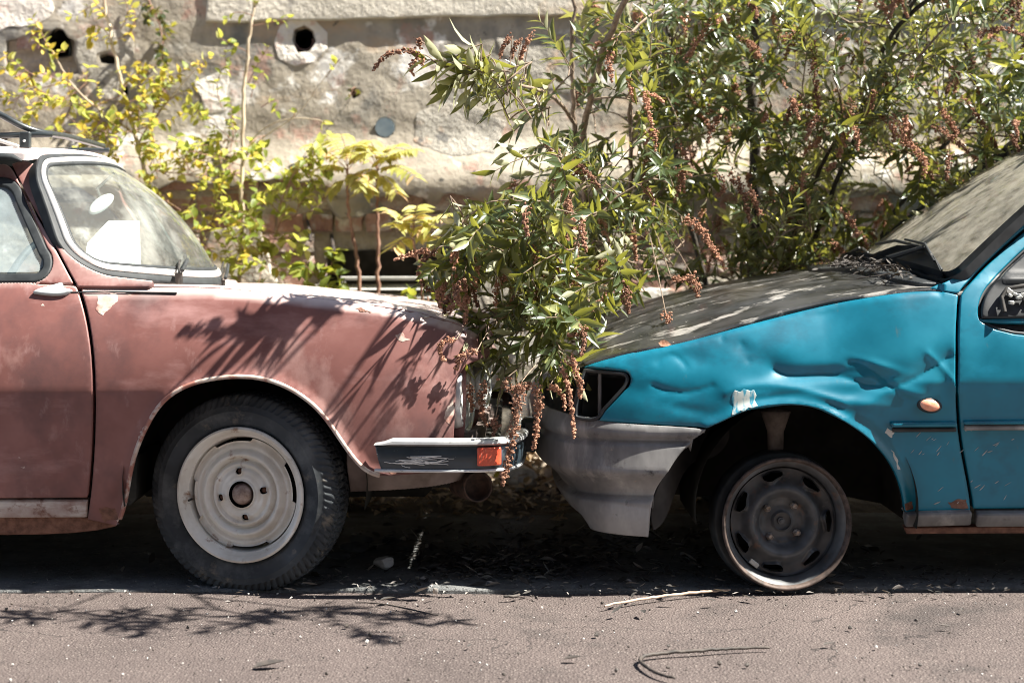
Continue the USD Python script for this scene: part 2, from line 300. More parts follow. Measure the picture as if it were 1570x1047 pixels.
band = ragged([(236, 300), (262, 280), (330, 286), (430, 278), (500, 284), (520, 302), (600, 296), (660, 306), (700, 300), (770, 318), (850, 296), (930, 300), (1000, 292), (1080, 282), (1180, 300), (1300, 284), (1430, 300), (1620, 286), (1620, 400),
               (1500, 410), (1380, 430), (1260, 446), (1150, 410), (1040, 446), (900, 452), (800, 436), (700, 410), (690, 384), (500, 384), (490, 440), (430, 446), (395, 345), (330, 352), (318, 398), (280, 402), (236, 360)], 0.05, 2)
patches = [band, ragged([(10, 62), (60, 50), (112, 62), (120, 112), (60, 122), (8, 112)], 0.03, 4), ragged([(1275, 180), (1345, 172), (1375, 232), (1290, 240)], 0.03, 6), ragged([(-160, 190), (-60, 175), (14, 210), (10, 330), (-180, 330)], 0.04, 8)]
isl = [ragged([(500, 306), (570, 302), (600, 326), (520, 334)], 0.02, 11), ragged([(690, 322), (790, 330), (780, 372), (700, 362)], 0.03, 12), ragged([(1130, 312), (1250, 320), (1240, 362), (1140, 358)], 0.03, 13), ragged([(870, 330), (960, 318), (1010, 362), (890, 368)], 0.03, 14)]
brick_zone = unary_union(patches)
exposed = unary_union([patches[0].difference(unary_union(isl))] + patches[1:])
vent = Polygon(wp([(500, 384), (690, 384), (690, 500), (500, 500)]))
hole1 = Polygon(wp([(72, 82), (74, 56), (84, 44), (96, 46), (105, 60), (107, 84), (90, 88)]))
hole2 = Polygon(wp([(449, 62), (452, 46), (466, 40), (479, 48), (483, 64), (474, 78), (456, 80)]))
holes3 = [Polygon(wp([(152, 86), (164, 82), (177, 88), (176, 98), (155, 97)])), Polygon(wp([(186, 132), (196, 133), (196, 146), (184, 145)])), Polygon(wp([(536, 138), (546, 136), (552, 146), (541, 152)]))]
disc = Point(*wp([(590, 196)])[0]).buffer(0.041)
full = box(-4.2, 0.0, 4.2, 3.2)
pl = full.difference(unary_union([exposed, vent, hole1, hole2, disc, *holes3]))
pl = max(pl.geoms, key=lambda a: a.area) if hasattr(pl, "geoms") else pl
wall = thing("old_wall", "tall old plastered wall with flaking render and bare bricks behind both cars", "wall", (0, YW, 0))
part(wall, "plaster", panel(pl, side(yw), 0.03, 0.006, 0.035, edge=0.018), M["plaster"], True)
for g in isl:
    part(wall, "plaster_patch", panel(g.buffer(0.004), lambda x, z: np.stack([x, yw(x, z) + 0.004, z], -1), 0.02, 0.010, 0.03, edge=0.012), M["plaster"], True)
part(wall, "mortar_bed", panel(brick_zone.buffer(0.05).difference(vent.buffer(0.002)).difference(hole1), lambda x, z: np.stack([x, yw(x, z) + 0.034, z], -1), 0.04, 0.003, 0.0), M["mortar"], True)
part(wall, "back_face", cbox((0, YW + 0.56, 1.6), (8.4, 0.3, 3.2), 0.01), M["mortar"])
def brick(cx, cz, w, h, seed):
    r = np.random.default_rng(seed)
    y = float(yw(np.array([cx]), np.array([cz]))[0])
    m = trimesh.creation.box((w, 0.06, h)); v = np.array(m.subdivide().vertices); f = np.array(m.subdivide().faces)
    q = np.abs(v) / (np.array([w, 0.06, h]) / 2); v = v * (1 - 0.035 * (q.sum(1, keepdims=True) - 1) / 2) + r.normal(0, 0.0022, v.shape)
    v = v @ rot([0, 1, 0], r.normal(0, 0.8)).T @ rot([0, 0, 1], r.normal(0, 1.2)).T
    return v + [cx, y + 0.030 + 0.016 + r.uniform(-0.010, 0.012), cz], f
h = 0.074; k = 0; nb_ = 0
z0 = 0.60
while z0 < 2.2:
    x = -4.2 + (0.13 if k % 2 else 0) ; k += 1
    hdr = k % 3 == 0
    while x < 4.2:
        w = (0.112 if (hdr or rng.random() < 0.25) else 0.228) + rng.normal(0, 0.006)
        b = box(x, z0, x + w, z0 + h)
        if -2.2 < x < 2.6 and b.intersection(exposed).area > 0.0015 and not b.intersects(vent) and b.intersection(hole1).area < 0.0006 and rng.random() > 0.06:
            part(wall, "brick", brick(x + w / 2, z0 + h / 2, w, h - 0.002, 1000 + nb_), M["brick"]); nb_ += 1
        x += w + 0.013
    z0 += h + 0.012
for i, pg in enumerate(([(-30, -20), (70, -10), (88, 22), (58, 46), (20, 40), (-30, 60)], [(112, 62), (150, 40), (205, 60), (216, 120), (180, 160), (128, 150), (118, 110)], [(640, 170), (720, 160), (780, 190), (760, 236), (690, 240), (630, 215)],
                        [(300, 120), (345, 110), (350, 165), (310, 175)], [(760, 60), (860, 52), (930, 80), (900, 150), (800, 130)], [(1000, 120), (1110, 100), (1150, 180), (1040, 220)], [(1380, 90), (1500, 80), (1560, 150), (1430, 170)], [(300, 408), (400, 404), (430, 440), (380, 490), (290, 480)], [(720, 408), (860, 412), (900, 470), (760, 500)], [(1180, 410), (1330, 400), (1380, 440), (1240, 470)])):
    gq = ragged(pg, 0.035, 60 + i).difference(unary_union([exposed, vent, hole1, hole2, *holes3]).buffer(0.012))
    gq = max(getattr(gq, "geoms", [gq]), key=lambda a: a.area)
    part(wall, "plaster_flake", panel(gq, lambda x, z: np.stack([x, yw(x, z) - 0.0028, z], -1), 0.02, 0.0018, 0.010, edge=0.010), M["plaster2"] if i % 3 else M["paleplaster"], True)
# opening with the grille
vb = vent.bounds
yv = float(yw0(0.0, vb[1] + 0.1))
def recess(name, pg, depth, m, off=0.0):
    r = sample(pg.exterior, 0.02); n = len(r)
    y0 = yw(r[:, 0], r[:, 1]) + 0.002 + off
    v = np.vstack([np.stack([r[:, 0], y0, r[:, 1]], 1), np.stack([r[:, 0], y0 * 0 + YW + depth, r[:, 1]], 1), [[r[:, 0].mean(), YW + depth, r[:, 1].mean()]]])
    i = np.arange(n); j = (i + 1) % n
    return part(wall, name, (v, np.vstack([np.stack([i, j, n + j], 1), np.stack([i, n + j, n + i], 1), np.stack([n + i, n + j, np.full(n, 2 * n)], 1)])), m)
recess("vent_opening", vent, 0.18, M["darkened"])
for g_, d_ in ((hole1, 0.30), (hole2, 0.34), *[(q, 0.10) for q in holes3]): recess("wall_hole", g_, d_, M["dark"])
recess("pipe_socket", disc, 0.03, M["bluegrey"])
dc = np.array(disc.centroid.coords[0])
part(wall, "pipe_cap", lathe([(0, 0.012), (0.028, 0.012), (0.033, 0.004), (0.038, 0.0), (0.0405, 0.003), (0.0405, 0.05)], 32, axisR((0, -1, 0)), (dc[0], float(yw(*dc)) + 0.004, dc[1])), M["bluegrey"], True)
ring = Polygon(wp([(424, 66), (432, 42), (452, 30), (480, 34), (498, 52), (498, 74), (480, 92), (452, 98), (430, 88)])).buffer(0.01).difference(hole2.buffer(0.004))
part(wall, "render_collar", panel(ring, lambda x, z: np.stack([x, yw(x, z) - 0.003, z], -1), 0.012, 0.002, 0.02), M["paleplaster"], True)
hc = np.array(hole2.centroid.coords[0])
part(wall, "broken_pipe", lathe([(0.038, 0.05), (0.040, 0.0), (0.034, 0.004), (0.033, 0.12)], 28, axisR((0, -1, 0.1)), (hc[0], float(yw(*hc)) + 0.02, hc[1] - 0.006), a0=math.pi * 0.9, a1=math.pi * 1.9), mat("rusty_clay_pipe", two((0.2, 0.09, 0.07), (0.42, 0.26, 0.22)), 30), True)
bx = np.linspace(-1.30, 4.2, 160); bz = wp(np.stack([np.full(160, 600.0), np.interp(bx, [-1.3, -0.3, 0.5, 4.2], [34, 27, 24, 18])], 1))[:, 1]
bz = bz + (meshkit.fbm(np.stack([bx * 7, 0 * bx, 0 * bx], -1), 4, 31) - 0.5) * 0.020
bandp = poly(np.vstack([np.stack([bx, bz], 1), [[4.2, 3.2], [-1.30, 3.2], [-1.305, 2.3], [-1.29, 2.05]]]))
part(wall, "concrete_band", panel(bandp, lambda x, z: np.stack([x, yw0(x, z) - 0.022 + (meshkit.fbm(np.stack([x * 3, 0 * x, z * 3], -1), 3, 41) - 0.5) * 0.012, z], -1), 0.035, 0.006, 0.05), M["concrete"], True)
# grille in the opening
gr = wp([(522, 424), (672, 500)]); gx0, gz1 = gr[0]; gx1, gz0 = gr[1]; gyv = yv + 0.012
gril = part(wall, "vent_grille", cat_(cbox(((gx0 + gx1) / 2, gyv, gz1 - 0.008), (gx1 - gx0, 0.02, 0.016), 0.003), cbox((gx0 + 0.012, gyv, (gz0 + gz1) / 2 - 0.01), (0.024, 0.02, gz1 - gz0 - 0.02), 0.003), cbox((gx1 - 0.012, gyv, (gz0 + gz1) / 2 - 0.01), (0.024, 0.02, gz1 - gz0 - 0.02), 0.003)), M["galv"])
for i in range(6):
    zc = gz1 - 0.045 - i * 0.034
    part(gril, "slat", cbox(((gx0 + gx1) / 2, gyv, zc), (gx1 - gx0 - 0.05, 0.034, 0.004), 0.001, rot([1, 0, 0], 42)), M["galv"])
# iron stubs in the brickwork
M["iron"] = mat("rusty_iron", two((0.02, 0.017, 0.016), (0.07, 0.05, 0.04)), 30, rough=0.8)
for a, b in (((470, 336), (477, 370)), ((507, 360), (512, 386))):
    A, B = wp([a])[0], wp([b])[0]
    solo("iron_bar", tube([[A[0], YW - 0.02, A[1]], [B[0], YW - 0.06, B[1]]], 0.008, 8), M["iron"], "rusty iron stub jutting from the brickwork " + ("left of the grille opening" if a[0] < 500 else "at the top left corner of the grille opening"), "iron bar")

# ---------------------------------------------------------------- unseen house added behind the viewer to cut sky light on the cars
M["farbrick"] = mat("dark_house_brick", two((0.10, 0.075, 0.065), (0.17, 0.13, 0.11)), 3, rough=0.9)
hs = thing("terraced_house", "sooty brick house added across the street, unseen, to shade the car sides", "house", (0, -9.5, 0))
wins = [box(-12.6 + 2.6 * i, zz, -11.4 + 2.6 * i, zz + 1.9) for i in range(10) for zz in (1.1, 4.5, 8.2)]
part(hs, "wall", panel(box(-14, 0, 14, 12.4).difference(unary_union(wins)), lambda x, z: np.stack([-x, -9.5 + 0 * x, z], -1), 0.8, 0.02, 0.25, edge=0.4), M["farbrick"], False)
part(hs, "cornice", cbox((0, -9.5, 12.5), (212.4, 0.7, 0.35), 0.05), M["concrete"])
part(hs, "back_wall", cbox((0, -9.95, 6.2), (28, 0.3, 12.4), 0.02), M["farbrick"])
for q in wins:
    a, b, c_, d_ = q.bounds
    wd = part(hs, "window", cat_(cbox((-(a + c_) / 2, -9.64, b + 0.03), (c_ - a, 0.08, 0.06), 0.01), cbox((-(a + c_) / 2, -9.64, d_ - 0.03), (c_ - a, 0.08, 0.06), 0.01), cbox((-(a + c_) / 2, -9.64, (b + d_) / 2), (0.05, 0.06, d_ - b), 0.01)), M["galv"])
    part(wd, "pane", cbox((-(a + c_) / 2, -9.7, (b + d_) / 2), (c_ - a, 0.01, d_ - b), 0.002), M["bluegrey"])
# ================================================================ RED COUPE
M["red"] = mat("faded_red_paint", [(0.3, (0.142, 0.060, 0.053)), (0.5, (0.20, 0.087, 0.077)), (0.7, (0.265, 0.128, 0.115))], 2.6, detail=9, rough=0.50, spec=0.35, rvar=0.08,
               wear=[((0.35, 0.20, 0.19), 5.0, 0.52, 0.75, (0.5, 1, 1.4)), ((0.095, 0.052, 0.052), 3.0, 0.48, 0.68, (1, 1, 0.8)), ((0.36, 0.22, 0.20), 3.6, 0.54, 0.72, (1.2, 1, 0.8)), ((0.34, 0.21, 0.20), 11.0, 0.60, 0.82, (1.3, 1, 0.6)), ((0.62, 0.56, 0.52), 30.0, 0.735, 0.75), ((0.58, 0.5, 0.46), 7.0, 0.70, 0.72, (1, 1, 1.6))], lit_tops=((0.54, 0.44, 0.41), 0.45, 0.95))  # faded red, its upward faces painted paler as if sunlit
M["redprimer"] = mat("chipped_edge_primer", two((0.42, 0.30, 0.25), (0.60, 0.56, 0.50)), 18, rough=0.7, wear=[((0.3, 0.13, 0.1), 14, 0.48, 0.58)])
M["roofpaint"] = mat("chalky_roof_paint", two((0.58, 0.47, 0.45), (0.78, 0.72, 0.70)), 7, rough=0.6, wear=[((0.4, 0.17, 0.15), 12, 0.6, 0.72)])
M["rubber"] = mat("black_rubber", two((0.014, 0.017, 0.019), (0.032, 0.037, 0.040)), 20, rough=0.6, spec=0.35)
M["trim"] = mat("bright_aluminium_trim", two((0.70, 0.70, 0.68), (0.85, 0.85, 0.83)), 15, rough=0.38, metal=0.55)
M["chrome"] = mat("old_chrome", two((0.60, 0.63, 0.64), (0.80, 0.82, 0.82)), 20, rough=0.34, metal=0.6, wear=[((0.20, 0.18, 0.16), 35, 0.62, 0.7)])
M["glass"] = glassmat("old_car_glass", tint=(0.86, 0.94, 0.92), dirt=(0.55, 0.57, 0.52), lo=0.45, hi=0.8, dmax=0.42, base=0.07, scale=5, stretch=(1, 1, 1))
M["sideglass"] = glassmat("dusty_side_glass", tint=(0.75, 0.85, 0.86), dirt=(0.42, 0.50, 0.52), lo=0.35, hi=0.75, dmax=0.6, base=0.28, scale=7)
M["tyre"] = mat("worn_tyre_rubber", two((0.022, 0.027, 0.032), (0.055, 0.063, 0.070)), 6, detail=10, rough=0.75, spec=0.3, wear=[((0.12, 0.13, 0.135), 9, 0.50, 0.74), ((0.19, 0.165, 0.13), 14, 0.60, 0.75), ((0.28, 0.28, 0.27), 60, 0.70, 0.76)])
M["whiterim"] = mat("chipped_white_wheel_paint", two((0.66, 0.64, 0.57), (0.80, 0.78, 0.72)), 9, rough=0.5, wear=[((0.30, 0.17, 0.10), 17, 0.58, 0.68), ((0.58, 0.54, 0.47), 5, 0.52, 0.68), ((0.22, 0.12, 0.08), 60, 0.72, 0.75)])
M["rust"] = mat("rust", two((0.10, 0.045, 0.03), (0.22, 0.11, 0.075)), 40, rough=0.9, bump=0.004, bscale=90)
M["oldpipe"] = mat("dark_rusted_pipe", two((0.03, 0.022, 0.018), (0.12, 0.07, 0.05)), 40, rough=0.85)
M["darkmetal"] = mat("dark_steel", two((0.02, 0.02, 0.02), (0.06, 0.055, 0.05)), 30, rough=0.6, metal=0.4)
M["interior"] = mat("dark_interior_vinyl", two((0.018, 0.02, 0.022), (0.035, 0.04, 0.044)), 8, rough=0.7)
M["seatcloth"] = mat("grey_blue_seat_cloth", two((0.16, 0.22, 0.25), (0.28, 0.34, 0.36)), 9, rough=0.9)
M["underside"] = mat("grimy_underside", two((0.020, 0.022, 0.020), (0.05, 0.048, 0.042)), 9, rough=0.95, spec=0.1)
M["paper"] = mat("white_paper", two((0.80, 0.80, 0.77), (0.86, 0.86, 0.83)), 6, rough=0.9, spec=0.1)
M["amber"] = mat("faded_orange_lens", two((0.62, 0.065, 0.03), (0.74, 0.12, 0.055)), 25, rough=0.3, coat=0.5, wear=[((0.85, 0.5, 0.35), 30, 0.58, 0.72, (3, 1, 0.6))])
M["lens"] = mat("cloudy_lamp_glass", two((0.55, 0.58, 0.55), (0.78, 0.80, 0.76)), 30, rough=0.3, coat=0.6, wear=[((0.3, 0.3, 0.27), 22, 0.58, 0.72)])
M["navy"] = mat("scraped_navy_bumper", two((0.018, 0.030, 0.040), (0.035, 0.05, 0.062)), 12, rough=0.35, spec=0.5, coat=0.3, wear=[((0.62, 0.65, 0.64), 24, 0.655, 0.675, (0.35, 1, 3.4))])

M["hub"] = mat("rusty_hub", two((0.16, 0.09, 0.07), (0.42, 0.33, 0.28)), 45, rough=0.6, metal=0.3)
WR = 1.60
redcar = thing("red_coupe", "faded brick-red old coupe with white steel wheel parked on the left", "car", (-2.0, 0.8, 0))
def yR(x, z):
    x = np.asarray(x, float); z = np.asarray(z, float)
    soft = sm(x, -0.98, -0.55)
    t = z - 0.570
    up = np.where(t > 0, 0.05 * t + 0.85 * np.minimum(t, 0.29) ** 2 + np.maximum(t - 0.29, 0) * 0.40, 0)
    dn = np.where(t < 0, -0.185 * t + 0.14 * t ** 2, 0)
    crease = up + dn
    ts = z - 0.50
    smooth = np.where(ts > 0, 0.55 * np.minimum(ts, 0.36) ** 2 + 0.035 * np.minimum(ts, .36) + np.maximum(ts - 0.36, 0) * 0.3, 0.22 * ts ** 2)
    y = crease * (1 - soft) + smooth * soft
    y = y + 1.25 * np.maximum(x + 0.36, 0) ** 2
    y = y + 0.17 * np.maximum(z - 0.86, 0)
    q = np.stack([x * 3.1, 0 * x, z * 3.1], -1)
    return y + (meshkit.fbm(q, 2, 61) - 0.5) * 0.010
zt_pts = pxz([(-900, 432), (-300, 434), (0, 437), (122, 439), (200, 439.5), (300, 440.5), (345, 442.5), (450, 453), (560, 465), (640, 478), (700, 497), (732, 514), (750, 538)], lambda x, z: 0.10 + 0 * x)
def ztR(x): return np.interp(x, zt_pts[:, 0], zt_pts[:, 1])
arch_px = spl([(178, 806), (192, 770), (205, 705), (226, 652), (252, 614), (290, 590), (330, 580), (372, 577), (420, 585), (462, 606), (492, 632), (516, 664), (540, 698), (562, 720), (598, 729)], 8)
archR = pxz(arch_px, yR); archT = cKDTree(archR)
def yRf(x, z):
    x = np.asarray(x, float); z = np.asarray(z, float)
    y = yR(x, z)
    h = np.clip(1 - (ztR(x) - z) / 0.030, 0, 1)
    y = y + 0.032 * (1 - np.sqrt(np.maximum(1 - h ** 2, 0.0))) * (z < 0.93)
    d = archT.query(np.stack([x, z], -1))[0]
    return y - 0.009 * np.exp(-(d / 0.011) ** 2)
def yRd(x, z):
    d = archT.query(np.stack([np.asarray(x, float), np.asarray(z, float)], -1))[0]
    return yR(x, z) - 0.009 * np.exp(-(d / 0.011) ** 2)
def PXR(*segs): return poly(pxz(outline(*segs), yR))
top_px = [(752, 539), (740, 519), (700, 496.5), (640, 477.5), (560, 464.5), (450, 452.5), (345, 442), (250, 440.5), (160, 440), (122, 440)]
fender = PXR([(122, 440), (134, 480), (143, 540), (146.5, 620), (144, 700), (138.5, 765)], [(138, 766), (134, 797)], [(134, 797), (178, 806)], arch_px[1:-1], [(598, 729), (650, 725), (692, 717)],
             [(692, 717), (697, 660), (699, 610), (704, 577), (720, 558), (744, 548), (752, 539)], top_px)
fd = part(redcar, "front_wing", panel(fender, side(yRf), 0.014, 0.004, 0.02, edge=0.007), M["red"], True)
ae = Polygon(np.vstack([archR[6:-12]])).exterior
lipm = tube(np.stack([archR[3:-3, 0], yRf(archR[3:-3, 0], archR[3:-3, 1]) + 0.004, archR[3:-3, 1]], 1), 0.0065, 8)
part(redcar, "wheel_arch_lip", lipm, M["redprimer"], True)
wh = PXR([(-330, 434), (0, 433.5), (116, 438.5)], [(116, 438.5), (129, 481), (138.5, 540), (142, 620), (139.5, 700), (134, 763)], [(134, 763), (-330, 766)])
glass_px = [[(-295, 418), (-295, 285)], [(-295, 285), (-60, 284)], [(-60, 284), (0, 284), (12, 288), (24, 308)], [(24, 308), (60, 390)], [(60, 390), (66, 404), (62, 414), (50, 418)], [(50, 418), (-295, 421)]]
glassp = PXR(*glass_px)
frame_o = PXR([(-330, 434), (-330, 258)], [(-330, 258), (0, 252)], [(0, 252), (14, 255), (33, 290), (51, 323), (75, 365), (97, 406), (112, 434)], [(112, 434), (-330, 434)])
sealp = glassp.buffer(0.026, join_style=1)
door = unary_union([wh, frame_o]).buffer(0.001).difference(sealp).buffer(-0.0005)
dr = part(redcar, "door", panel(door, side(yRd), 0.016, 0.004, 0.02, edge=0.009), M["red"], True)
part(dr, "window_seal", panel(sealp.difference(glassp), lambda x, z: np.stack([x, yRd(x, z) - 0.003, z], -1), 0.012, 0.005, 0.02), M["rubber"], True)
part(dr, "window_glass", panel(glassp, lambda x, z: np.stack([x, yRd(x, z) + 0.008, z], -1), 0.03, 0.002, 0.004), M["sideglass"], True)
# wedge shaped trim end below the pillar, seam of the scuttle
tp = PXR([(52, 446), (62, 441), (84, 435), (96, 431)], [(96, 431), (99, 440)], [(99, 440), (112, 443)], [(112, 443), (108, 447), (52, 448)])
part(dr, "trim_cap", panel(tp, lambda x, z: np.stack([x, yRd(x, z) - 0.012, z], -1), 0.008, 0.005, 0.02), mat("pale_blue_grey_cast_metal", two((0.40, 0.45, 0.46), (0.55, 0.60, 0.60)), 20, rough=0.45), True)
sl = pxz([(52, 449.2), (112, 448.2), (160, 447), (220, 448.5), (271, 449.5)], yR)
part(redcar, "body_seam", tube(np.stack([sl[:, 0], yRd(sl[:, 0], sl[:, 1]) - 0.0005, sl[:, 1]], 1), [0.001, 0.002, 0.002, 0.0025, 0.003], 6), M["rubber"])
wb0, wbc = W(101, 416, 0.115), W(336, 437, 0.8); wt0, wtc = W(42, 240, 0.265), W(143, 240, 0.8)
def wsR(u, v):
    u = np.asarray(u, float) / 1.35 ; v = np.asarray(v, float) / 0.45
    s = np.clip(4 * u * (1 - u), -0.2, 1) ** 1.0
    B = np.stack([wb0[0] + (wbc[0] - wb0[0]) * s, wb0[1] + (WR - 2 * wb0[1]) * u, wb0[2] + (wbc[2] - wb0[2]) * s], -1)
    T = np.stack([wt0[0] + (wtc[0] - wt0[0]) * s, wt0[1] + (WR - 2 * wt0[1]) * u, wt0[2] + (wtc[2] - wt0[2]) * s], -1)
    P = B + (T - B) * v[..., None]
    P[..., 0] += 0.045 * np.sin(np.pi * np.clip(v, 0, 1)) * np.clip(s, 0, 1); P[..., 2] += 0.035 * np.sin(np.pi * np.clip(v, 0, 1)) * np.clip(s, 0.25, 1)
    return P
def offs(fn, d):
    def g(u, v):
        e = 1e-3; a = fn(u + e, v) - fn(u - e, v); b = fn(u, v + e) - fn(u, v - e)
        n = np.cross(b, a); n /= np.linalg.norm(n, axis=-1, keepdims=True)
        return fn(u, v) - n * d
    return g
def wsN(d): return offs(wsR, d)
wo = box(0, 0, 1.35, 0.45).buffer(-0.125).buffer(0.125)
wq = sample(wo.exterior, 0.01); wP = wsN(0.006)(wq[:, 0], wq[:, 1]); wP = wP[wP[:, 1] < 0.8]
kk = FP / (DC + wP[:, 1]); wpx = np.stack([785 + wP[:, 0] * kk, PY0 - (wP[:, 2] - HC) * kk], 1)
wproj = Polygon(pxz(wpx, yR)).buffer(0).buffer(0.001)
pil = PXR([(18, 251), (37, 290), (55, 323), (79, 365), (101, 406), (116, 433), (119, 439)], [(118, 439), (230, 440)], [(230, 440), (230, 400), (60, 255), (33, 246)]).difference(wproj)
pils = [g for g in getattr(pil, "geoms", [pil]) if g.area > 1e-4]; pil = unary_union(pils)
part(redcar, "windscreen_pillar", cat_(*[panel(g, side(yRd), 0.012, 0.003, 0.02, edge=0.007) for g in pils]), M["red"], True)
shell = unary_union([fender, door, pil, frame_o.difference(sealp)]).buffer(0.012).buffer(-0.014).difference(glassp)
part(redcar, "inner_shell", panel(max(getattr(shell, "geoms", [shell]), key=lambda a: a.area), lambda x, z: np.stack([x, yR(x, z) + 0.030, z], -1), 0.05, 0.004, 0.0, edge=0.02), M["dark"], True)
def chip(car, pts, seed, mt, yf, clip, name="paint_chip", amp=0.009):
    r = sample(Polygon(pxz(pts, yf)).exterior, 0.003); q = np.stack([r[:, 0] * 60, np.full(len(r), seed * 2.7), r[:, 1] * 60], -1)
    pg = poly(r + np.stack([meshkit.fbm(q, 3, seed) - .5, meshkit.fbm(q, 3, seed + 9) - .5], 1) * amp * 2).buffer(0)
    pg = pg.intersection(clip.buffer(-0.002))
    if pg.area < 2e-5: return
    pg = max(getattr(pg, "geoms", [pg]), key=lambda a: a.area)
    part(car, name, panel(pg, lambda x, z: np.stack([x, yf(x, z) - 0.0007, z], -1), 0.006, 0.0006, 0.0025), mt, True)
for i, (pts, mt) in enumerate((([(605, 515), (616, 511), (620, 517), (628, 518), (622, 524), (612, 523)], "redprimer"), ([(150, 452), (175, 450), (182, 462), (170, 470), (158, 484), (148, 476)], "redprimer"), ([(640, 478), (655, 482), (662, 486), (650, 488)], "redprimer"), ([(232, 640), (246, 618), (262, 604), (268, 606), (252, 624), (238, 652)], "redprimer"), ([(206, 690), (214, 662), (222, 650), (220, 670), (212, 696)], "redprimer"),
                             ([(545, 474), (560, 473), (572, 477), (556, 480)], "rust"), ([(90, 448), (104, 449), (102, 453), (92, 453)], "redprimer"), ([(64, 465), (68, 463), (69, 469), (65, 470)], "redprimer"), ([(190, 446), (225, 448), (222, 452), (195, 451)], "redprimer"), ([(150, 780), (176, 778), (184, 796), (160, 800)], "rust"), ([(206, 760), (214, 740), (218, 752), (210, 780)], "rust"), ([(575, 715), (596, 722), (620, 722), (600, 727), (580, 722)], "rust"), ([(680, 640), (694, 610), (697, 632), (690, 652)], "redprimer"))):
    chip(redcar, pts, 300 + i, M[mt], yRf, unary_union([fender, door]))
# sill and rocker
sill = PXR([(-330, 769), (134, 767)], [(134, 767), (133, 794)], [(133, 794), (-330, 797)])
part(redcar, "sill", panel(sill, lambda x, z: np.stack([x, yRd(x, z) + 0.002, z], -1), 0.012, 0.005, 0.02), mat("scraped_sill_paint", two((0.20, 0.11, 0.09), (0.40, 0.34, 0.31)), 11, rough=0.6, wear=[((0.5, 0.47, 0.44), 9, 0.5, 0.65, (0.6, 1, 2)), ((0.14, 0.06, 0.04), 20, 0.55, 0.65)]), True)
rock = PXR([(-330, 798), (134, 795), (180, 806)], [(180, 806), (172, 809), (-330, 810)])
part(redcar, "rocker_flange", panel(rock, lambda x, z: np.stack([x, yRd(x, z) + 0.012, z], -1), 0.012, 0.003, 0.02), M["rust"], True)
# bonnet and scuttle: one curved sheet from nose to windscreen
def zbR(x, y):
    v = np.clip((np.asarray(y, float) - 0.10) / 1.40, 0, 1)
    ze = ztR(x) + 0.002
    e = np.minimum(v, 1 - v) * 1.40
    return ze + 0.006 * (1 - np.exp(-e / 0.03)) - 0.034 * v - 0.02 * sm(e, 0.05, 0.6) * sm(-np.asarray(x), -0.10, 0.5) - 0.9 * np.maximum(np.asarray(x) + 0.15, 0) ** 1.4
yb = np.linspace(0.0, 1.0, 40)
edge_x = np.linspace(-1.36, -0.085, 60); edge_y = yRf(edge_x, ztR(edge_x) - 0.001)
near = np.stack([edge_x, edge_y], 1); far = np.stack([edge_x[::-1], WR - edge_y[::-1]], 1)
nose = np.stack([-0.085 + 0.035 * np.sin(np.pi * yb), edge_y[-1] + (WR - 2 * edge_y[-1]) * yb], 1)
part(redcar, "bonnet", panel(poly(np.vstack([near, nose, far])), lambda x, y: np.stack([x, y, zbR(x, y)], -1), 0.03, 0.003, 0.02, edge=0.015), M["red"], True)
# windscreen
gk = wo.buffer(-0.021); tr = gk.buffer(-0.017); gi = tr.buffer(-0.010)
ws = part(redcar, "windscreen", panel(gi, wsN(0.0), 0.03, 0.002, 0.0), M["glass"], True)
part(ws, "outer_gasket", panel(wo.difference(gk), wsN(0.004), 0.010, 0.005, 0.03), M["rubber"], True)
part(ws, "bright_trim", panel(gk.difference(tr), wsN(0.011), 0.010, 0.006, 0.03), M["trim"], True)
part(ws, "inner_gasket", panel(tr.difference(gi), wsN(0.007), 0.010, 0.003, 0.02), M["rubber"], True)
# roof
xr = np.linspace(-4.0, -1.30, 40)
def zrR(x, y):
    v = np.clip((np.asarray(y, float) - 0.27) / (WR - 0.54), 0, 1); s = 4 * v * (1 - v)
    x = np.asarray(x, float)
    ze = np.interp(x, [-4.1, -3.6, -3.0, -2.5, -2.0, -1.6, -1.43, -1.30], [0.86, 0.98, 1.15, 1.235, 1.262, 1.262, 1.256, 1.243])
    return ze + 0.030 * s ** 0.8
e_ = wsN(0.006)(np.linspace(0, 1.35, 40), np.full(40, 0.452))
roofp = poly(np.vstack([e_[:, :2], [[-1.6, WR - 0.255], [-4.0, WR - 0.23], [-4.0, 0.23], [-1.6, 0.255]]]))
part(redcar, "roof", panel(roofp, lambda x, y: np.stack([x, y, zrR(x, y)], -1), 0.03, 0.008, 0.02), M["roofpaint"], True)
dp = pxz([(-330, 247), (-100, 243), (0, 241), (20, 242), (34, 247)], lambda x, z: 0.255 + 0 * x)
part(redcar, "drip_rail", tube(np.stack([dp[:, 0], np.full(5, 0.250), dp[:, 1]], 1), [0.012, 0.012, 0.012, 0.011, 0.004], 8), M["rubber"], True)
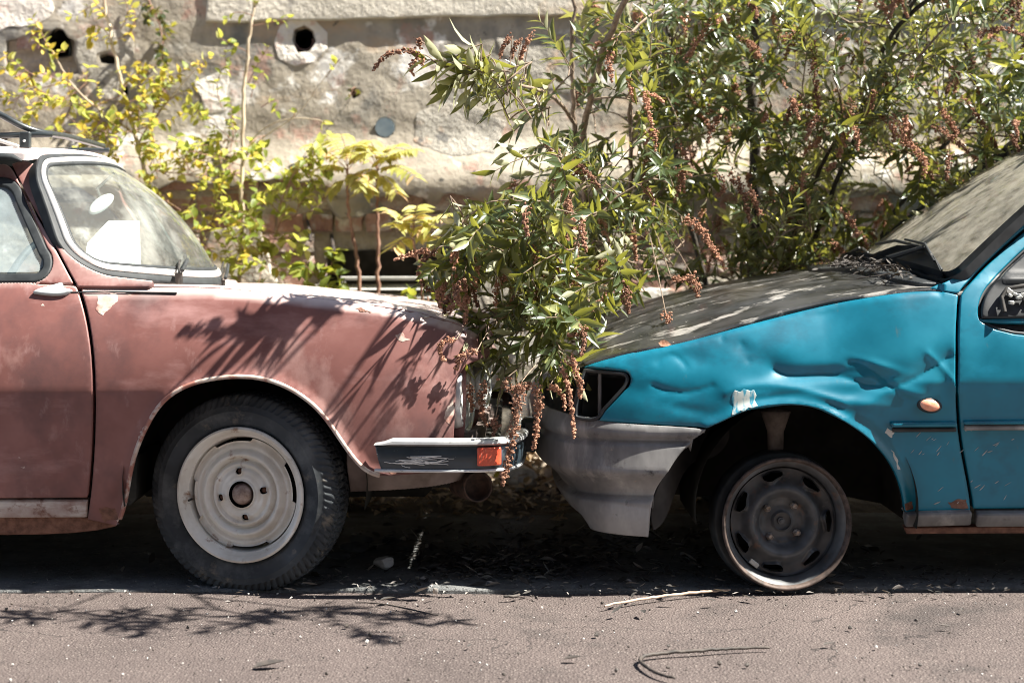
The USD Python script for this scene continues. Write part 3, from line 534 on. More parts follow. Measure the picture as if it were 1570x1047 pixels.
# rear of the body, out of the frame
rx = lambda pts: Polygon(spl(pts, 6) if len(pts) > 2 else pts)
ra = [(-3.16 + 0.33 * math.cos(a), 0.30 + 0.33 * math.sin(a)) for a in np.linspace(math.radians(-15), math.radians(195), 30)]
rear = Polygon([(-2.045, 0.24), (-2.045, 0.86), (-2.045, 1.24), (-2.6, 1.22), (-3.1, 1.12), (-3.6, 0.97), (-4.15, 0.84), (-4.2, 0.5), (-4.12, 0.3), (-3.6, 0.24)] + [p for p in ra[::-1]] + [(-2.7, 0.2)])
part(redcar, "rear_quarter", panel(poly(np.array(rear.exterior.coords)[:-1]), side(yR), 0.05, 0.004, 0.02), M["red"], True)
def zdk(x, y): return np.interp(x, [-4.2, -3.6, -3.0], [0.84, 0.97, 1.10]) + 0 * y
part(redcar, "engine_lid", panel(box(-4.18, 0.16, -3.9, WR - 0.16), lambda x, y: np.stack([x, y, zdk(x, y)], -1), 0.06, 0.004, 0.03), M["red"], True)
part(redcar, "tail_panel", panel(box(0.10, 0.3, WR - 0.10, 0.84), lambda y, z: np.stack([0 * y - 4.16, WR - y, z], -1), 0.06, 0.004, 0.03), M["red"], True)
# far side, mirrored
farside = unary_union([fender.buffer(0.003), door.buffer(0.003), pil.buffer(0.003), sill.buffer(0.004), poly(np.array(rear.exterior.coords)[:-1])])
farside = max(getattr(farside, "geoms", [farside]), key=lambda a: a.area)
part(redcar, "far_side_panel", (lambda m: (m[0] - [0, 0, 0.036], m[1]))(mirror(panel(farside, side(yRf), 0.05, 0.004, 0.02, edge=0.02), WR)), M["red"], True)
# nose panel, lamps
part(redcar, "nose_panel", panel(box(0.11, 0.42, WR - 0.11, 0.74), lambda y, z: np.stack([-0.215 + 0.13 * np.sin(np.pi * np.clip(y / WR, 0, 1)) ** 0.6 - 0.10 * np.maximum(0.5 - z, 0), WR - y, z], -1), 0.04, 0.004, 0.03), M["red"], True)
def lamp(c, r, name, lab):
    R = axisR((math.cos(0.20), -math.sin(0.20), 0.02))
    h = part(redcar, name, lathe([(r * 1.02, 0.05), (r * 1.06, 0.01), (r * 1.03, -0.008), (r * 0.96, -0.010), (r * 0.92, 0.0)], 40, R, c), M["chrome"], True, lab)
    part(h, "lens", lathe([(0, -0.018), (r * 0.5, -0.014), (r * 0.8, -0.006), (r * 0.93, 0.003)], 40, R, c), M["lens"], True)
    part(h, "bowl", lathe([(r * 1.02, 0.05), (r * 0.7, 0.10), (0, 0.12)], 30, R, c), M["red"], True)
c1 = W(713, 610, 0.17); lamp(c1, 0.098, "headlamp", "outer headlamp with a cloudy lens")
c2 = W(741, 585, 0.37); lamp(c2, 0.080, "headlamp", "inner headlamp half hidden by the leaves")
lamp((c1[0], WR - 0.17, c1[2]), 0.098, "headlamp", None)
lamp((c2[0], WR - 0.37, c2[2]), 0.080, "headlamp", None)
# bumper swept round the nose
def plan(pts, n=10):
    c = spl(pts, n); s = np.r_[0, np.cumsum(np.linalg.norm(np.diff(c, axis=0), axis=1))]
    t = np.gradient(c, axis=0); t /= np.linalg.norm(t, axis=1, keepdims=True); nrm = np.stack([t[:, 1], -t[:, 0]], 1)
    def at(q):
        q = np.asarray(q, float)
        return [np.interp(q, s, c[:, 0]), np.interp(q, s, c[:, 1]), np.interp(q, s, nrm[:, 0]), np.interp(q, s, nrm[:, 1])]
    return at, s[-1], s, c
bs = W(574, 700, -0.045)
bplan, bL, bss, bcc = plan([(bs[0], -0.035), (-0.24, -0.045), (-0.10, -0.042), (-0.03, -0.02), (0.008, 0.03), (0.028, 0.12), (0.04, 0.40), (0.045, 0.8), (0.04, 1.2), (0.028, WR - 0.12), (0.008, WR - 0.03), (-0.03, WR + 0.02), (-0.24, WR + 0.045)])
zb0, zb1, zb2 = 0.389 - 0.034, 0.424, 0.448
def bmap(d):
    def g(s, z):
        x, y, nx, ny = bplan(s); z = np.asarray(z, float)
        o = d(z)
        return np.stack([x + nx * o, y + ny * o, z], -1)
    return g
bump_ = part(redcar, "front_bumper", panel(poly(np.array([(0.0, zb1), (0.012, zb0 + 0.02), (0.018, zb0), (bL, zb0), (bL, zb1)])), bmap(lambda z: 0.006 * np.sin(np.clip((z - zb0) / (zb1 - zb0), 0, 1) * np.pi)), 0.014, 0.005, 0.03), M["navy"], True)
lipc = np.array([(s, *bplan(s)) for s in np.linspace(-0.0, bL, 90)])
prof = [(-0.018, 0.019), (0.006, 0.018), (0.014, 0.012), (0.015, 0.005), (0.010, 0.0), (-0.018, 0.0)]
def sweep(prof, z0, ends=True, taper=0.0):
    pr = np.array(prof); n, m = len(lipc), len(pr)
    w = np.ones(n)
    if taper: w = np.clip(lipc[:, 0] / taper, 0.25, 1)
    v = np.stack([lipc[:, 1:2] + lipc[:, 3:4] * pr[None, :, 0], lipc[:, 2:3] + lipc[:, 4:5] * pr[None, :, 0], z0 + pr[None, :, 1] * w[:, None]], -1).reshape(-1, 3)
    i, j = np.meshgrid(np.arange(n - 1), np.arange(m), indexing="ij")
    f = np.stack([i * m + j, (i + 1) * m + j, (i + 1) * m + (j + 1) % m, i * m + (j + 1) % m], -1).reshape(-1, 4)
    f = np.vstack([f[:, [0, 1, 2]], f[:, [0, 2, 3]], [[0, k + 1, k] for k in range(1, m - 1)], [[(n - 1) * m, (n - 1) * m + k, (n - 1) * m + k + 1] for k in range(1, m - 1)]])
    return v, f[:, ::-1]
part(bump_, "chrome_strip", sweep(prof, zb1 + 0.001, taper=0.05), M["chrome"], 35)
part(bump_, "lower_bead", sweep([(-0.012, 0.004), (0.004, 0.004), (0.006, 0.0), (0.004, -0.004), (-0.012, -0.004)], zb0), M["chrome"], 35)
i0 = W(731, 700, -0.05)[0]; s0 = np.interp(i0, bcc[:35, 0], bss[:35]); s1 = s0 + 0.066
part(bump_, "indicator", panel(box(s0, zb0 + 0.014, s1, zb1 - 0.004).buffer(-0.004).buffer(0.004), bmap(lambda z: 0.013 + 0 * z), 0.008, 0.005, 0.02), M["amber"], True)
ic = [bplan(s1 + 0.03), bplan(s1 + 0.16)]
part(bump_, "overrider", cbox((0.052, 0.25, 0.42), (0.05, 0.07, 0.10), 0.012), M["rubber"])
# scratches with bare metal along the bumper side
sc = []
r_ = np.random.default_rng(5)
for q in range(26):
    a = r_.uniform(0.015, 0.15); L_ = r_.uniform(0.02, 0.09); z_ = zb0 + r_.uniform(0.016, 0.045); dz = r_.normal(0, 0.004)
    s_ = np.linspace(a, min(a + L_, 0.205), 6); zz = z_ + dz * np.linspace(0, 1, 6) + 0.004 * np.sin(np.linspace(0, 2, 6) + q)
    x, y, nx, ny = bplan(s_); sc.append(tube(np.stack([x, y - 0.0068, zz], 1), r_.uniform(0.0004, 0.0010), 4))
part(bump_, "scratch", cat_(*sc), M["paper"], kind="stuff")
# lower valance, fog lamp below the bumper
va, vL, *_ = plan([(-0.47, 0.07), (-0.30, 0.06), (-0.18, 0.10), (-0.10, 0.22), (-0.08, 0.5), (-0.07, 0.8), (-0.08, 1.1), (-0.10, WR - 0.22), (-0.18, WR - 0.10), (-0.47, WR - 0.07)])
def vmap(s, z):
    x, y, nx, ny = va(s); o = -0.9 * np.maximum(0.36 - np.asarray(z), 0) ** 1.25
    return np.stack([x + nx * o, y + ny * o, z], -1)
part(redcar, "lower_valance", panel(poly(np.array([(0.0, 0.27), (0.25, 0.285), (0.5, 0.30), (vL - 0.5, 0.30), (vL, 0.27), (vL, 0.44), (0, 0.44)])), vmap, 0.025, 0.005, 0.02), mat("dusty_valance_paint", two((0.13, 0.10, 0.085), (0.26, 0.21, 0.19)), 10, rough=0.8), True)
fc = W(733, 746, 0.16)
Rf = axisR((0.35, -0.93, 0.05))
fg = part(redcar, "tow_tube", lathe([(0.045, 0.14), (0.045, 0.0), (0.042, -0.003), (0.039, 0.0), (0.038, 0.03), (0.020, 0.045), (0.0, 0.045)], 36, Rf, fc), M["oldpipe"], True, "round rusty pipe end below the bumper")
# underbody
UB = M["underside"]
part(redcar, "floor_pan", cat_(cbox((-2.75, 0.8, 0.30), (1.25, 1.38, 0.16), 0.02), cbox((-1.5, 0.8, 0.31), (0.84, 1.38, 0.16), 0.02), cbox((-0.29, 0.85, 0.36), (0.26, 1.2, 0.2), 0.02), cbox((-0.235, 0.8, 0.385), (0.40, 1.40, 0.03), 0.01), cbox((-0.7, 0.8, 0.45), (0.9, 0.7, 0.5), 0.02), cbox((-1.34, 0.8, 0.58), (0.12, 1.4, 0.46), 0.01)), UB)
def well(car, cx, r, y0=0.03, y1=0.46, zc=0.30):
    ang = np.linspace(math.radians(-12), math.radians(190), 30)
    a = np.stack([cx + r * np.cos(ang), np.full(30, y0), zc + r * np.sin(ang)], 1); b = a.copy(); b[:, 1] = y1
    v = np.vstack([a, b, [[cx, y1, zc]]]); i = np.arange(29)
    return np.vstack([v]), np.vstack([np.stack([i, i + 1, 31 + i], 1), np.stack([i, 31 + i, 30 + i], 1), np.stack([30 + i, 31 + i, np.full(29, 60)], 1)])
part(redcar, "wheel_housing", well(redcar, -0.755, 0.345, 0.045), UB, True)
part(redcar, "wheel_housing", well(redcar, -3.16, 0.34, 0.07), UB, True)
for cx, r in ((-0.755, 0.345), (-3.16, 0.34)):
    part(redcar, "wheel_housing", mirror(well(redcar, cx, r, 0.045), WR), UB, True)
# cabin
part(redcar, "dashboard", cat_(cbox((-1.23, 0.8, 0.80), (0.26, 1.36, 0.10), 0.03), cbox((-1.32, 0.8, 0.70), (0.16, 1.36, 0.22), 0.02)), M["seatcloth"])
sw = rot([0, 1, 0], 68)
part(redcar, "steering_wheel", cat_(tube([(-1.52 + 0.17 * math.cos(a) * 0.40, 0.45 + 0.17 * math.sin(a), 0.83 + 0.17 * math.cos(a) * 0.91) for a in np.linspace(0, 2 * np.pi, 40)], 0.011, 8), tube([(-1.52, 0.45, 0.83), (-1.28, 0.45, 0.72)], 0.02, 8), tube([(-1.52, 0.28, 0.83), (-1.50, 0.45, 0.83), (-1.52, 0.62, 0.83)], 0.012, 6)), M["rubber"], True)
for yy in (0.45, 1.15):
    s = part(redcar, "seat", cat_(cbox((-1.95, yy, 0.52), (0.52, 0.5, 0.16), 0.05), cbox((-2.22, yy, 0.80), (0.14, 0.48, 0.56), 0.05, rot([0, 1, 0], -14))), M["interior"])
part(redcar, "rear_bench", cat_(cbox((-2.85, 0.8, 0.74), (0.16, 1.2, 0.46), 0.05, rot([0, 1, 0], -20)), cbox((-2.6, 0.8, 0.52), (0.5, 1.2, 0.14), 0.04)), M["interior"])
part(redcar, "cabin_floor", cbox((-2.2, 0.8, 0.40), (1.7, 1.36, 0.03), 0.005), M["interior"])
part(redcar, "headlining", panel(box(-3.5, 0.3, -1.55, 1.3), lambda x, y: np.stack([x, y, zrR(x, y) - 0.035], -1), 0.08, 0.004, 0.0), mat("dark_headlining", two((0.05, 0.055, 0.06), (0.08, 0.085, 0.09)), 8, rough=0.95))
mc = W(155, 313, 0.60)
part(redcar, "mirror_stem", tube([mc + [0, 0.01, 0], mc + [-0.02, 0.03, 0.05], mc + [0.02, 0.08, 0.10]], 0.005, 8), M["rubber"], True)
ml = lathe([(0, -0.006), (0.8, -0.006), (0.97, -0.002), (1, 0.004), (0.9, 0.012), (0, 0.014)], 32)
part(redcar, "mirror", (ml[0] * [0.047, 0.021, 1] @ rot([0, 0, 1], -38).T @ axisR((0.25, -1, 0.1)).T + mc, ml[1]), M["paper"], True)
for a, b, nm in (((274, 421), (263, 424), 0.42), ((340, 432), (336, 436), 0.86)):
    A = W(*a, nm)
    ar = part(redcar, "wiper_arm", cat_(tube([A + [0, 0.005, -0.035], A + [0, 0, 0.005]], 0.012, 8), tube([A, A + [-0.02, 0.10, 0.035], A + [-0.05, 0.30, 0.06]], 0.004, 6)), M["darkmetal"])
    part(ar, "blade", tube([A + [0.015, -0.02, 0.012], A + [0.0, 0.1, 0.03], A + [-0.03, 0.28, 0.052]], 0.006, 6), M["rubber"])
# wheel
def tyre_mesh(R, Rr, w, n=336, tread=0.007):
    """Profile from outer bead over sidewall and tread to the inner bead; lugs are cut into the tread."""
    h = w / 2
    pr = [(Rr - 0.006, -h * 0.62), (Rr + 0.004, -h * 0.80), (Rr + 0.012, -h * 0.90), (Rr + 0.016, -h * 0.915), (Rr + 0.020, -h * 0.925), (Rr + 0.045, -h * 1.0), (Rr + 0.049, -h * 1.02), (Rr + 0.053, -h * 1.0), (R - 0.036, -h * 0.96), (R - 0.032, -h * 0.955), (R - 0.028, -h * 0.935), (R - 0.019, -h * 0.87)]
    sh = len(pr)
    tr_ = [(R - 0.012, -h * 0.82), (R - 0.005, -h * 0.76), (R - 0.002, -h * 0.66), (R, -h * 0.45), (R - 0.006, -h * 0.42), (R - 0.006, -h * 0.34), (R, -h * 0.31), (R, -h * 0.06), (R - 0.006, -h * 0.03)]
    tr2 = [(a, -b) for a, b in tr_[::-1]]
    pr2 = [(a, -b) for a, b in pr[::-1]]
    allp = np.array(pr + tr_ + tr2 + pr2)
    v, f = lathe(allp, n, None)
    m = len(allp); A = v.reshape(n, m, 3)
    ang = np.arctan2(A[:, :, 1], A[:, :, 0])
    k = np.arange(m)
    isT = (k >= sh - 2) & (k < m - sh + 2)
    g = np.where(((ang * 84 / (2 * np.pi) + 3.5 * np.abs(A[:, :, 2]) / h) % 1) < 0.30, 1.0, 0.0) * isT[None, :]
    s = 1 - tread * g / np.hypot(A[:, :, 0], A[:, :, 1])
    A[:, :, :2] *= s[:, :, None]
    return A.reshape(-1, 3), f
def flatten(v, z0, keep=0.02):
    v = v.copy(); b = v[:, 2] < z0; v[b, 2] = z0 - 0.0
    return v
wc = W(367, 764, 0.055); wc[2] = 0.272
Rw = axisR((-math.sin(math.radians(14)), -math.cos(math.radians(14)), 0.0))
wloc = wc + Rw @ np.array([0, 0, 0.075])
def redwheel(loc, R):
    wl = part(redcar, "wheel", (lambda t: (t[0], t[1]))((lambda v, f: (flatten(v @ R.T + loc, 0.001), f))(*tyre_mesh(0.285, 0.188, 0.150))), M["tyre"], 40, "white steel wheel with its worn tyre" if loc[1] < 0.5 and loc[0] > -2 else None)
    place = lambda m: (m[0] * [1.03, 1.03, 1] @ R.T + loc, m[1])
    d0 = -0.068
    part(wl, "rim", place(lathe([(0.176, d0 + 0.012), (0.184, d0 + 0.006), (0.187, d0 - 0.002), (0.186, d0 - 0.008), (0.181, d0 - 0.011), (0.175, d0 - 0.008), (0.170, d0 + 0.002), (0.166, d0 + 0.010), (0.160, d0 + 0.014), (0.158, d0 + 0.028), (0.154, d0 + 0.034), (0.152, d0 + 0.11), (0.165, d0 + 0.13)], 96)), M["whiterim"], 40)
    def disc(x, y):
        r = np.hypot(x, y)
        z = d0 + 0.030 - 0.010 * np.exp(-((r - 0.133) / 0.008) ** 2) - 0.020 * sm(-r, -0.126, -0.112) + 0.020 * np.exp(-((r - 0.094) / 0.0065) ** 2) + 0.010 * sm(-r, -0.088, -0.074) - 0.006 * sm(-r, -0.072, -0.064) - 0.004 * np.exp(-((r - 0.046) / 0.005) ** 2)
        return np.stack([x, y, z], -1)
    dp_ = Point(0, 0).buffer(0.1545, 64)
    for a in (78, -8, -98, 166):
        s = [(rr * math.cos(math.radians(a + t)), rr * math.sin(math.radians(a + t))) for rr, ts in ((0.165, np.linspace(-23, 23, 14)), (0.1405, np.linspace(20, -20, 14))) for t in ts]
        dp_ = dp_.difference(Polygon(s))
    dp_ = dp_.difference(Point(0, 0).buffer(0.040, 40))
    ba = [82, -10, -99, 169]
    for a in ba: dp_ = dp_.difference(Point(0.063 * math.cos(math.radians(a)), 0.063 * math.sin(math.radians(a))).buffer(0.0095, 16))
    mm = panel(dp_, disc, 0.0055, 0.002, 0.006, edge=0.0035)
    part(wl, "wheel_disc", place((mm[0], mm[1][:, ::-1])), M["whiterim"], True)
    part(wl, "brake_drum", place(lathe([(0.15, d0 + 0.075), (0.145, d0 + 0.055), (0.0, d0 + 0.05)], 40)), M["dark"])
    part(wl, "hub", place(lathe([(0.0, d0 - 0.004), (0.012, d0 - 0.003), (0.024, d0 + 0.003), (0.030, d0 + 0.012), (0.0315, d0 + 0.06)], 36)), M["hub"], True)
    for a in ba:
        c = np.array([0.063 * math.cos(math.radians(a)), 0.063 * math.sin(math.radians(a)), d0 + 0.018])
        part(wl, "wheel_bolt", place(lathe([(0, -0.002), (0.005, -0.002), (0.0075, 0.002), (0.009, 0.012)], 12, None, c)), M["rust"], True)
    part(wl, "valve", place(tube([(0.159, -0.022, d0 + 0.03), (0.152, -0.021, d0 - 0.004)], 0.0032, 8)), M["darkmetal"])
redwheel(wloc, Rw)
redwheel(np.array([-3.16, 0.14, 0.272]), axisR((0, -1, 0)))
for x in (-0.755, -3.16):
    v, f = tyre_mesh(0.277, 0.182, 0.150, 66)
    part(redcar, "far_tyre", (flatten(v @ axisR((0, 1, 0)).T + [x, WR - 0.14, 0.272], 0.001), f), M["tyre"], True)
# things on and in the car
rk = thing("roof_rack", "black tubular roof rack on the roof of the red coupe", "roof rack", (-1.9, 0.5, 1.27))
M["blackpaint"] = mat("worn_black_paint", two((0.015, 0.02, 0.022), (0.035, 0.042, 0.046)), 20, rough=0.35, spec=0.5)
def pts3(l): return np.array([W(*a) for a in l])
q = spl(pts3([(-420, 140, 0.42), (-120, 150, 0.40), (0, 176, 0.40), (30, 192, 0.40), (54, 201, 0.42), (78, 206, 0.48)]), 8)
part(rk, "front_rail", tube(np.vstack([q, [q[-1] + [0.005, 0.12, 0.003], q[-1] + [0.005, 0.6, 0.0]]]), 0.010, 10), M["blackpaint"], True)
part(rk, "side_rail", tube(pts3([(-420, 206, 0.40), (0, 208, 0.40), (40, 207, 0.40), (80, 206.5, 0.42)]), 0.009, 10), M["blackpaint"], True)
part(rk, "strut", tube(pts3([(-160, 168, 0.40), (0, 216, 0.38), (28, 225, 0.36)]), 0.006, 8), M["galv"], True)
fb = W(39, 214, 0.38); f_ = part(rk, "foot", cbox(fb + [0, 0, -0.002], (0.032, 0.02, 0.05), 0.003), M["blackpaint"])
part(f_, "bolt", lathe([(0, -0.004), (0.004, -0.003), (0.0045, 0.002)], 10, axisR((0, -1, 0)), fb + [0, -0.011, -0.005]), M["chrome"])
part(rk, "foot", cbox(W(-260, 214, 0.38), (0.032, 0.02, 0.05), 0.003), M["blackpaint"])
part(rk, "far_side_rail", tube([(-2.6, 1.15, 1.31), (-1.42, 1.15, 1.31)], 0.009, 8), M["blackpaint"], True)
pp = [W(134, 373, 0.55), W(131, 400, 0.55), W(128, 409, 0.50), W(215, 409, 0.62), W(213, 339, 0.66), W(166, 339, 0.62)]
c_ = np.mean(pp, 0); nb = np.array([0.0, 0.006, 0.0])
V_ = np.vstack([pp, np.array(pp) + nb]); n6 = 6
F_ = [[0, i, i + 1] for i in range(1, 5)] + [[6, 6 + i + 1, 6 + i] for i in range(1, 5)] + [[i, 6 + i, 6 + (i + 1) % 6] for i in range(6)] + [[i, 6 + (i + 1) % 6, (i + 1) % 6] for i in range(6)]
solo("paper_sheet", (V_, np.array(F_)), M["paper"], "white sheet with a cut corner standing behind the red coupe's windscreen", "paper")
# ================================================================ BLUE HATCHBACK
M["blue"] = mat("scuffed_blue_paint", [(0.3, (0.0008, 0.092, 0.146)), (0.5, (0.001, 0.136, 0.210)), (0.72, (0.002, 0.184, 0.268))], 2.8, detail=10, rough=0.38, spec=0.4, rvar=0.08, coat=0.30, metal=0.0,
                wear=[((0.008, 0.20, 0.31), 8.0, 0.60, 0.85, (0.7, 1, 1.2)), ((0.55, 0.58, 0.56), 55.0, 0.735, 0.76), ((0.005, 0.050, 0.085), 3.6, 0.54, 0.76, (1, 1, 1.3)), ((0.07, 0.12, 0.13), 17.0, 0.64, 0.80, (1.6, 1, 0.7)), ((0.35, 0.36, 0.34), 13.0, 0.765, 0.775, (1.0, 1, 2.4))])
M["bonnetblack"] = mat("dappled_black_bonnet", two((0.010, 0.011, 0.012), (0.040, 0.041, 0.042)), 5, detail=10, rough=0.30, spec=0.55, rvar=0.12, stretch=(0.9, 1.8, 1), wear=[((0.26, 0.25, 0.235), 7, 0.57, 0.64, (0.8, 2.2, 1)), ((0.01, 0.011, 0.012), 8, 0.55, 0.63, (0.8, 2.0, 1)), ((0.45, 0.43, 0.39), 40, 0.66, 0.72)])  # weathered black; pale and dark streaks paint in sun dapples
M["bumpergrey"] = mat("weathered_grey_plastic", two((0.115, 0.115, 0.119), (0.31, 0.305, 0.30)), 4, detail=11, rough=0.6, spec=0.4, stretch=(1.4, 1, 0.7), wear=[((0.46, 0.45, 0.43), 6, 0.54, 0.72, (1, 1, 0.35)), ((0.30, 0.25, 0.21), 45, 0.66, 0.74), ((0.03, 0.03, 0.03), 16, 0.62, 0.74)])
M["blackplastic"] = mat("black_plastic", two((0.012, 0.014, 0.016), (0.03, 0.034, 0.038)), 14, rough=0.45, spec=0.45, wear=[((0.12, 0.11, 0.10), 30, 0.66, 0.76)])
M["dirtyglass"] = glassmat("mossy_dirty_windscreen_glass", tint=(0.55, 0.58, 0.52), dirt=(0.27, 0.255, 0.21), lo=0.32, hi=0.62, dmax=0.92, base=0.22, scale=16, stretch=(1.0, 1.3, 1.0))
M["blackglass"] = glassmat("smoked_side_glass", tint=(0.45, 0.5, 0.52), dirt=(0.12, 0.13, 0.14), lo=0.4, hi=0.8, dmax=0.4, base=0.05, scale=9)
M["blackrim"] = mat("rusty_black_wheel_steel", two((0.040, 0.043, 0.046), (0.105, 0.11, 0.115)), 14, detail=10, rough=0.5, metal=0.2, wear=[((0.13, 0.08, 0.06), 24, 0.58, 0.70), ((0.20, 0.19, 0.18), 16, 0.64, 0.76)])
M["rustlip"] = mat("scraped_rusty_flange", two((0.035, 0.027, 0.023), (0.13, 0.095, 0.08)), 38, rough=0.7, metal=0.3, wear=[((0.03, 0.025, 0.022), 22, 0.55, 0.66)])
M["peachlens"] = mat("faded_side_repeater_lens", two((0.78, 0.24, 0.12), (0.85, 0.42, 0.30)), 60, rough=0.25, coat=0.6)
M["nut"] = mat("worn_nut_steel", two((0.22, 0.17, 0.14), (0.52, 0.46, 0.40)), 90, rough=0.5, metal=0.6)
WB = 1.58
bluecar = thing("blue_hatchback", "dented blue hatchback with weathered black bonnet and tyreless black wheel", "car", (2.0, 0.8, 0))
DENT = [(1255, 572, 70, 10, .011, -3), (1330, 590, 40, 12, .010, -25), (1420, 560, 42, 16, .008, -40), (1185, 560, 30, 16, .006, 20), (1290, 612, 60, 8, -.006, 8), (1125, 590, 40, 22, -.005, 30), (1060, 548, 25, 12, .004, 10),
        (1000, 600, 45, 14, .005, 5), (1140, 535, 14, 10, .004, 0), (1396, 604, 34, 10, -.007, 20), (1240, 520, 80, 24, -.004, -6), (1365, 520, 50, 30, .004, 30), (1445, 580, 14, 30, .006, 15), (1175, 610, 40, 6, .005, -10), (985, 548, 30, 10, .003, -10), (1050, 625, 40, 8, .004, 10), (1345, 560, 30, 6, -.005, 15)]
def _cr(pts, a, w):
    q = spl(pts, 30); return cKDTree(np.stack([(q[:, 0] - 785) * 0.00184, HC - (q[:, 1] - PY0) * 0.00184], 1)), a, w
CREASE = [_cr([(1186, 566), (1230, 578), (1290, 578), (1345, 592), (1400, 578), (1452, 545)], .0085, .012), _cr([(1300, 556), (1340, 568), (1372, 600), (1420, 606)], .0055, .010), _cr([(1110, 600), (1160, 588), (1230, 596), (1290, 616)], -.005, .012), _cr([(1138, 528), (1146, 552)], .004, .006), _cr([(1008, 556), (1030, 545), (1050, 560)], .004, .008),
          _cr([(1000, 590), (1040, 600), (1090, 590)], .005, .008), _cr([(1418, 540), (1450, 575), (1462, 600)], -.0045, .010), _cr([(1100, 500), (1108, 520)], .004, .006)]
def yB(x, z):
    x = np.asarray(x, float); z = np.asarray(z, float)
    zw = 0.48 + 0.115 * sm(x, 0.88, 1.12)
    t = z - zw
    y = np.where(t > 0, 0.04 * np.minimum(t, .3) + 0.95 * np.minimum(t, 0.30) ** 2 + np.maximum(t - 0.30, 0) * 0.30, -0.24 * t + 0.0 * t ** 2)
    y = y + 0.55 * np.maximum(0.50 - x, 0) ** 2 * (x > 0.0)
    y = y + 0.20 * np.maximum(z - 0.87, 0)
    for px, py, rx, ry, a, an in DENT:
        cx, cz = (px - 785) * 0.00184, HC - (py - PY0) * 0.00184
        c, s = math.cos(math.radians(-an)), math.sin(math.radians(-an))
        u = ((x - cx) * c + (z - cz) * s) / (rx * 0.0018); v = (-(x - cx) * s + (z - cz) * c) / (ry * 0.0018)
        y = y + a * np.exp(-(u * u + v * v) * 0.8)
    for tree, a, w in CREASE:
        y = y + a * np.exp(-tree.query(np.stack([x, z], -1))[0] / w)
    q = np.stack([x * 2.5, 0 * x, z * 4], -1)
    return y + (meshkit.fbm(q, 3, 71) - 0.5) * 0.016
groove_px = [(880, 568), (894, 559), (930, 548), (978, 537), (1055, 520), (1118, 503), (1198, 482), (1274, 464), (1357, 449.5), (1423, 443.5), (1470, 450), (1600, 440)]
gB = pxz(groove_px, lambda x, z: 0.10 + 0 * x)
def zgB(x): return np.interp(x, gB[:, 0], gB[:, 1])
archb_px = spl([(1084, 656), (1118, 640), (1150, 627), (1182, 621), (1216, 620), (1256, 627), (1290, 644), (1327, 669), (1352, 694), (1368, 718), (1379, 745), (1384, 767), (1386, 786)], 8)
archB = pxz(archb_px, yB); archBT = cKDTree(archB)
def yBf(x, z):
    x = np.asarray(x, float); z = np.asarray(z, float)
    y = yB(x, z)
    h = np.clip(1 - (zgB(x) - z) / 0.022, 0, 1)
    y = y + 0.014 * (1 - np.sqrt(np.maximum(1 - h ** 2, 0.0))) * (x < 1.22)
    d = archBT.query(np.stack([x, z], -1))[0]
    return y - 0.012 * np.exp(-(d / 0.016) ** 2)
def PXB(*segs): return poly(pxz(outline(*segs), yB))
fenB = PXB([(894, 562), (930, 550), (978, 539), (1055, 522), (1118, 505), (1198, 484), (1274, 466), (1357, 451.5), (1423, 445.5), (1469, 452)], [(1469, 452), (1466, 500), (1465, 560), (1468, 650), (1475, 700), (1486, 760), (1488, 783)], [(1488, 783), (1386, 787)], archb_px[::-1][1:-1],
           [(1084, 656), (1000, 651), (918, 645)], [(918, 645), (928, 630)], [(928, 630), (958, 598)], [(958, 598), (967, 584), (965, 574), (952, 568)], [(952, 568), (894, 562)])
part(bluecar, "front_wing", panel(fenB, side(yBf), 0.0075, 0.004, 0.02, edge=0.007), M["blue"], True)
doorB_low = PXB([(1474, 452), (1471, 500), (1470, 560), (1473, 650), (1480, 700), (1491, 760), (1493, 780)], [(1493, 780), (1990, 777)], [(1990, 777), (1990, 452)], [(1990, 452), (1474, 452)])
doorB_up = PXB([(1474, 453), (1478, 446), (1500, 421), (1534, 388), (1572, 355), (1642, 294), (1700, 244), (1750, 214)], [(1750, 214), (1990, 210)], [(1990, 210), (1990, 453)], [(1990, 453), (1474, 453)])
winB = PXB([(1501, 488), (1500, 470), (1508, 447), (1530, 420), (1570, 381), (1650, 312), (1715, 255), (1765, 234)], [(1765, 234), (1965, 230)], [(1965, 230), (1965, 490)], [(1965, 490), (1506, 494), (1501, 488)])
dB = part(bluecar, "door", panel(unary_union([doorB_low, doorB_up]).buffer(0.001).difference(winB), side(yBf), 0.016, 0.004, 0.02, edge=0.009), M["blue"], True)
part(dB, "window_glass", panel(winB.buffer(-0.002), lambda x, z: np.stack([x, yBf(x, z) + 0.022, z], -1), 0.03, 0.002, 0.0), M["blackglass"], True)
wf = winB.buffer(0.001).difference(winB.buffer(-0.009))
part(dB, "window_seal", panel(wf, lambda x, z: np.stack([x, yBf(x, z) + 0.010, z], -1), 0.01, 0.003, 0.015), M["blackplastic"], True)
sa = PXB([(1505, 487), (1505, 470), (1514, 446), (1536, 420), (1575, 384)], [(1575, 384), (1640, 330)], [(1640, 330), (1640, 486)], [(1640, 486), (1505, 487)])
part(dB, "mirror_sail", panel(sa, lambda x, z: np.stack([x, yBf(x, z) - 0.006 - 0.016 * np.exp(-((z - HC + 0.105) / 0.012) ** 2) * sm(x, 1.34, 1.42), z], -1), 0.01, 0.005, 0.03), M["blackplastic"], True)
tb = PXB([(1502, 489), (1640, 486)], [(1640, 486), (1965, 482)], [(1965, 482), (1965, 489)], [(1965, 489), (1520, 494), (1504, 493)])
part(dB, "waist_trim", panel(tb, lambda x, z: np.stack([x, yBf(x, z) + 0.002, z], -1), 0.008, 0.003, 0.012), M["blue"], True)
